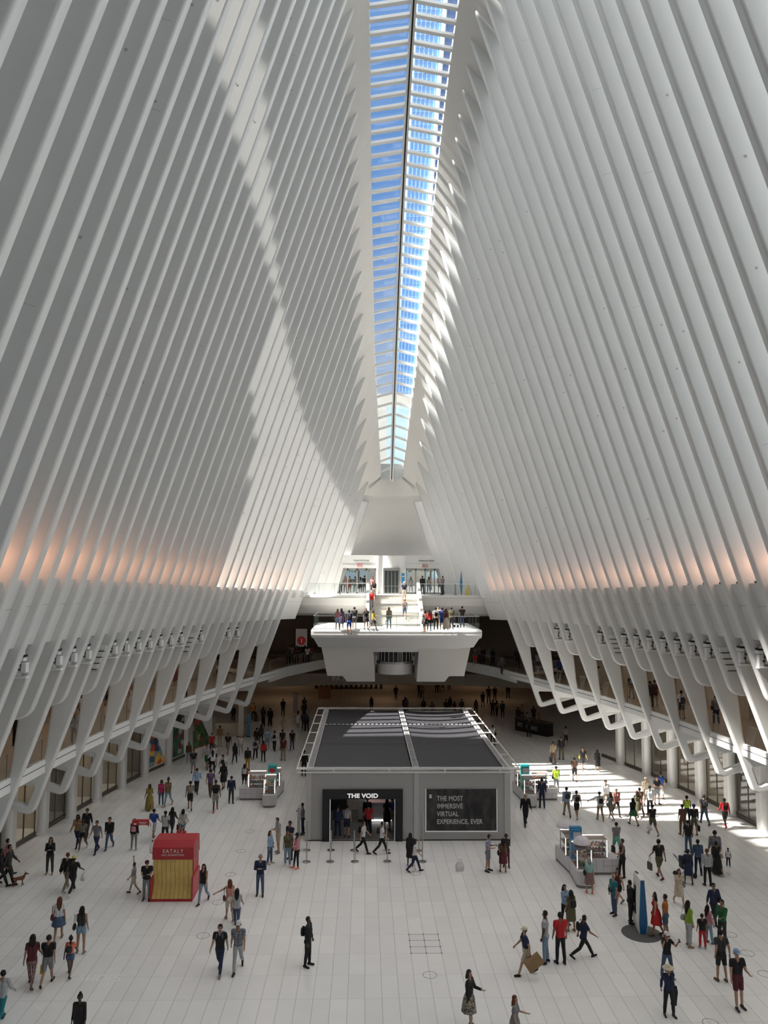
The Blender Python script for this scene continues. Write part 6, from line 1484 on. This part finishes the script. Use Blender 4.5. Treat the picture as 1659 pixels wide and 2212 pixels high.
14.12|88.92|0|1.75|180|stand|f|d|kL|long:black|trousers:black|black||person in black near the first right leg in the dim concourse
8.92|78.53|0|1.55|180|stand|f|m|kM|long:brown|trousers:black|black||person in brown behind the right corner of the pavilion roof
7.55|67.56|0|1.64|180|walkA|m|m|k0|tee:lgrey|trousers:black|black||person in pale tee passing the right side of the pavilion
8.38|65.08|0|1.64|185|walkA|m|m|k0|tee:white|trousers:black|black|sbag:black1|person in white shirt with strap right of the pavilion roof
7.81|65.27|0|1.55|180|stand|f|m|kM|tee:lgrey|trousers:charcoal|black||person in grey passing the right side of the pavilion
12.1|68.19|0|1.69|180|stand|m|m|k0|long:black|trousers:black|black||person in black standing in front of the dark bar counter
12.23|73.61|0|1.64|150|stand|m|m|k0|long:charcoal|trousers:charcoal|black||person in charcoal at the left end of the dark bar
13.09|75.9|0|1.55|0|stand|f|l|rM|tee:salmon|trousers:black|black||person in salmon top behind the dark bar
12.45|70.8|0|1.64|180|stand|m|l|k0|tee:grey|trousers:black|black||person in grey tee leaning at the dark bar
13.84|74.11|0|1.64|180|stand|m|d|k0|tee:black|trousers:black|black||person in black tee behind the dark bar
13.67|71.31|0|1.55|0|stand|f|m|kM|tee:tan|trousers:brown|black||person in tan behind the dark bar
3.57|78.21|0|1.64|180|stand|m|m|k0|long:charcoal|trousers:black|black||person in charcoal just behind the roof, right of centre
4.28|76.5|0|1.64|180|stand|m|m|k0|tee:brown|trousers:black|black||person in brown just behind the roof, right of centre
5.87|78.23|0|1.64|180|stand|m|m|k0|long:black|trousers:black|black||person in black left of the pair behind the roof
6.47|80.2|0|1.55|180|stand|f|d|kL|long:black|trousers:black|black||person in black right of the pair behind the roof
6.61|77.42|0|1.55|180|stand|f|m|kM|tee:maroon|trousers:black|black||person in dark red beside the pair behind the roof
7.43|78.24|0|1.64|180|stand|m|m|k0|long:charcoal|trousers:black|black||person in charcoal near the right end of the roof
1.73|79.31|0|1.64|180|stand|m|m|k0|long:maroon|trousers:black|black||person in dark red behind the roof at centre
1.9|79.03|0|1.55|0|stand|f|m|kM|tee:purple|trousers:black|black||person in purple behind the roof at centre
6.29|93.37|0|1.64|180|stand|m|m|k0|long:black|trousers:black|black||person in black under the right platform pier, left one
6.63|93.77|0|1.64|180|stand|m|m|k0|tee:brown|trousers:brown|black||person in brown under the right platform pier
7.07|93.62|0|1.64|180|stand|m|m|k0|tee:tan|shorts:brown|black||person in tan under the right platform pier
8|95|0|1.64|180|stand|m|m|k0|long:charcoal|trousers:black|black||person in charcoal under the right platform pier, right one
3.95|89.57|0|1.64|180|stand|m|m|k0|long:black|trousers:black|black||person in black under the lift, left of the tan one
4.27|89.21|0|1.64|180|stand|m|m|k0|long:tan|trousers:brown|black||person in tan under the lift
-11.79|72.66|0|1.64|180|stand|m|m|k0|tee:charcoal|trousers:black|black||person in charcoal in the dim left concourse, left one of two
-11.21|72.89|0|1.64|180|stand|m|m|k0|long:black|trousers:black|black||person in black in the dim left concourse, right one of two
-8.31|76.41|0|1.64|180|walkA|m|m|k0|long:black|trousers:black|black||person in black in the dim concourse near the brown panel
-7.59|70.62|0|1.55|0|stand|f|d|kM|long:charcoal|trousers:black|black||person in charcoal in the dim concourse beside the white dress
"""
PEOPLE = {}
for ln in CROWD.strip().splitlines():
    p = ln.split("|")
    PEOPLE[p[13]] = person(*[float(v) for v in p[:5]], *p[5:12], p[12], p[13])
# ------------------------------------------------------------------ things carried or standing among the people
def who(key):
    for k, v in PEOPLE.items():
        if key in k: return v
def handpos(key, k, d=0.08):
    root, RM, J = who(key); return RM @ (J['wr%d' % k] + J['hd%d' % k] * d)
def stroller(x, y, z, rz, label):
    t = empty('stroller', (x, y, z), R(rz), label=label, cat='stroller')
    m = MB()
    for s in (-1, 1): m.path([(s * 0.22, 0.42, 0.98), (s * 0.22, 0.1, 0.55), (s * 0.22, -0.42, 0.12)], 0.014, 6); m.path([(s * 0.22, 0.35, 0.1), (s * 0.22, -0.1, 0.5)], 0.012, 6)
    m.tube((-0.22, 0.42, 0.98), (0.22, 0.42, 0.98), 0.018, n=6); m.build('frame', DARK, t)
    m = MB(); m.sweep([[(-0.2, 0.12, 0.42), (0.2, 0.12, 0.42), (0.2, 0.12, 0.46), (-0.2, 0.12, 0.46)], [(-0.2, -0.25, 0.38), (0.2, -0.25, 0.38), (0.2, -0.25, 0.42), (-0.2, -0.25, 0.42)]]); m.box(-0.2, 0.2, 0.1, 0.16, 0.42, 0.85); m.build('seat', cmat('charcoal'), t)
    m = MB(); m.sweep([[(-0.22, 0.16 + 0.0 * a, 0.6), (-0.22, 0.1 - 0.36 * math.sin(a) * 0.9, 0.62 + 0.3 * math.cos(a)), (0.22, 0.1 - 0.36 * math.sin(a) * 0.9, 0.62 + 0.3 * math.cos(a)), (0.22, 0.16, 0.6)] for a in (-0.2, 0.2, 0.6, 1.0, 1.35)], closed=False); m.build('hood', cmat('black'), t, fix=False)
    for sx in (-0.22, 0.22):
        for sy in (-0.42, 0.35): one('wheel', lambda m: m.tube((sx - 0.02, sy, 0.1), (sx + 0.02, sy, 0.1), 0.1, n=16), DARK, t)
    return t
r_ = who('pushing the black stroller')[0].location; stroller(r_.x - 0.75, r_.y - 0.15, 0, 90, 'black stroller pushed beside the person in denim shirt')
r_ = who('pushing a dark stroller')[0].location; stroller(r_.x - 0.1, r_.y - 0.75, 0, 0, 'dark hooded stroller pushed by the person in white top at left rear')
r_ = who('right end of the platform')[0].location; stroller(r_.x - 0.75, r_.y + 0.1, 10.05, -60, 'small stroller at the right end of the lower platform')
# dog
t = empty('dog', (-18.0, 36.3, 0), R(110), label='small reddish brown dog on a leash at the left edge', cat='dog')
P_ = [((0, 0.18, 0.34), (0, -0.14, 0.35), 0.075, 0.09), ((0, -0.16, 0.37), (0, -0.24, 0.5), 0.06, 0.045), ((0, -0.25, 0.53), (0, -0.29, 0.53), 0.052, 0.045), ((0, -0.31, 0.52), (0, -0.39, 0.50), 0.032, 0.02), ((0, 0.2, 0.37), (0, 0.33, 0.5), 0.02, 0.01)]
for s in (-1, 1):
    P_ += [((s * 0.05, -0.14, 0.3), (s * 0.05, -0.13, 0.16), 0.035, 0.022), ((s * 0.05, -0.13, 0.16), (s * 0.05, -0.15 - 0.04 * s, 0.02), 0.02, 0.018), ((s * 0.05, 0.17, 0.3), (s * 0.055, 0.12, 0.2), 0.05, 0.028), ((s * 0.055, 0.12, 0.2), (s * 0.055, 0.22, 0.12), 0.022, 0.016), ((s * 0.055, 0.22, 0.12), (s * 0.055, 0.2 - 0.03 * s, 0.02), 0.016, 0.018), ((s * 0.035, -0.24, 0.57), (s * 0.05, -0.235, 0.63), 0.018, 0.008)]
me = from_prims([(np.array(a), np.array(b), c, d, 'x') for a, b, c, d in P_], 0.011, 'dog_body'); me.polygons.foreach_set('use_smooth', [True] * len(me.polygons))
o = put(me, 'body', t, M('dog_fur', (0.16, 0.06, 0.025), 0.8, noise=0.3, nscale=20)); one('collar', lambda m: m.tube((0, -0.185, 0.41), (0, -0.2, 0.435), 0.06, n=12), cmat('navy'), t)
a = handpos('pink top with a blue duffel', 0); ls = MB(); ls.tube(a, (-17.85, 36.35, 0.44), 0.006, n=4); props(ls.build('leash', cmat('cream')), 'thin pale leash running to the small brown dog', 'leash')
# cardboard bag, stick, camera, jacket, white bag on the floor
root, RM, J = who('straw cap and navy tee')
o = MB(); o.box(-0.09, 0.09, -0.33, 0.33, -0.48, -0.06); cb = o.build('paper_bag', M('paper_brown', PAL['cardboard'], 0.8, noise=0.1), bevel=0.01); cb.matrix_world = RM @ Matrix.Translation(J['wr0'] + V3((0.12, -0.05, -0.05))) @ Matrix.Rotation(R(35), 4, 'X'); props(cb, 'large brown paper bag held by the person in the straw cap', 'bag')
a = handpos('with a walking stick', 0, 0.05); st = MB(); st.path([(a.x - 0.08, a.y, a.z - 0.01), (a.x, a.y, a.z + 0.03), (a.x + 0.12, a.y - 0.05, 0.01)], 0.014, 8); props(st.build('walking_stick', M('stick_wood', (0.30, 0.19, 0.09), 0.5)), 'light wooden walking stick leaning forward in front of the pavilion', 'stick')
root, RM, J = who('jeans with a camera'); o = MB(); o.box(-0.07, 0.07, -0.04, 0.04, -0.05, 0.05); o.tube((0, -0.04, 0), (0, -0.12, 0), 0.035, n=12); cm = o.build('camera', DARK); cm.matrix_world = RM @ Matrix.Translation((0.05, -0.2, 1.12)); props(cm, 'black camera hanging before the bald person in teal tee', 'camera')
root, RM, J = who('wide pale sun hat'); o = MB()
o.sweep([[(-0.07, -0.03, 0.1), (0.07, -0.03, 0.1), (0.07, 0.03, 0.1), (-0.07, 0.03, 0.1)], [(-0.1, -0.05, -0.1), (0.1, -0.05, -0.1), (0.1, 0.05, -0.1), (-0.1, 0.05, -0.1)], [(-0.16, -0.03, -0.55), (0.04, -0.03, -0.6), (0.04, 0.03, -0.6), (-0.16, 0.03, -0.55)]])
jk = o.build('jacket', cmat('black')); jk.matrix_world = RM @ Matrix.Translation((0.24, 0.02, 0.95)); props(jk, 'black jacket hanging over the arm of the person in the sun hat', 'jacket')
r_ = (2.25, 37.9)
t = empty('shopping_bag', (r_[0], r_[1], 0), R(15), label='white plastic shopping bag standing on the floor between two people', cat='bag')
m = MB(); m.sweep([[(-0.16, -0.1, 0), (0.16, -0.1, 0), (0.16, 0.1, 0), (-0.16, 0.1, 0)], [(-0.19, -0.12, 0.22), (0.19, -0.12, 0.22), (0.19, 0.12, 0.22), (-0.19, 0.12, 0.22)], [(-0.13, -0.06, 0.4), (0.13, -0.06, 0.4), (0.13, 0.06, 0.4), (-0.13, 0.06, 0.4)]]); m.build('bag_body', M('plastic_white', (0.62, 0.62, 0.64), 0.45), t)
m = MB(); m.path([(-0.1, 0, 0.4), (-0.06, 0, 0.52), (0.0, 0, 0.55), (0.06, 0, 0.52), (0.1, 0, 0.4)], 0.018, 6); m.build('handle', MATS['plastic_white'], t)
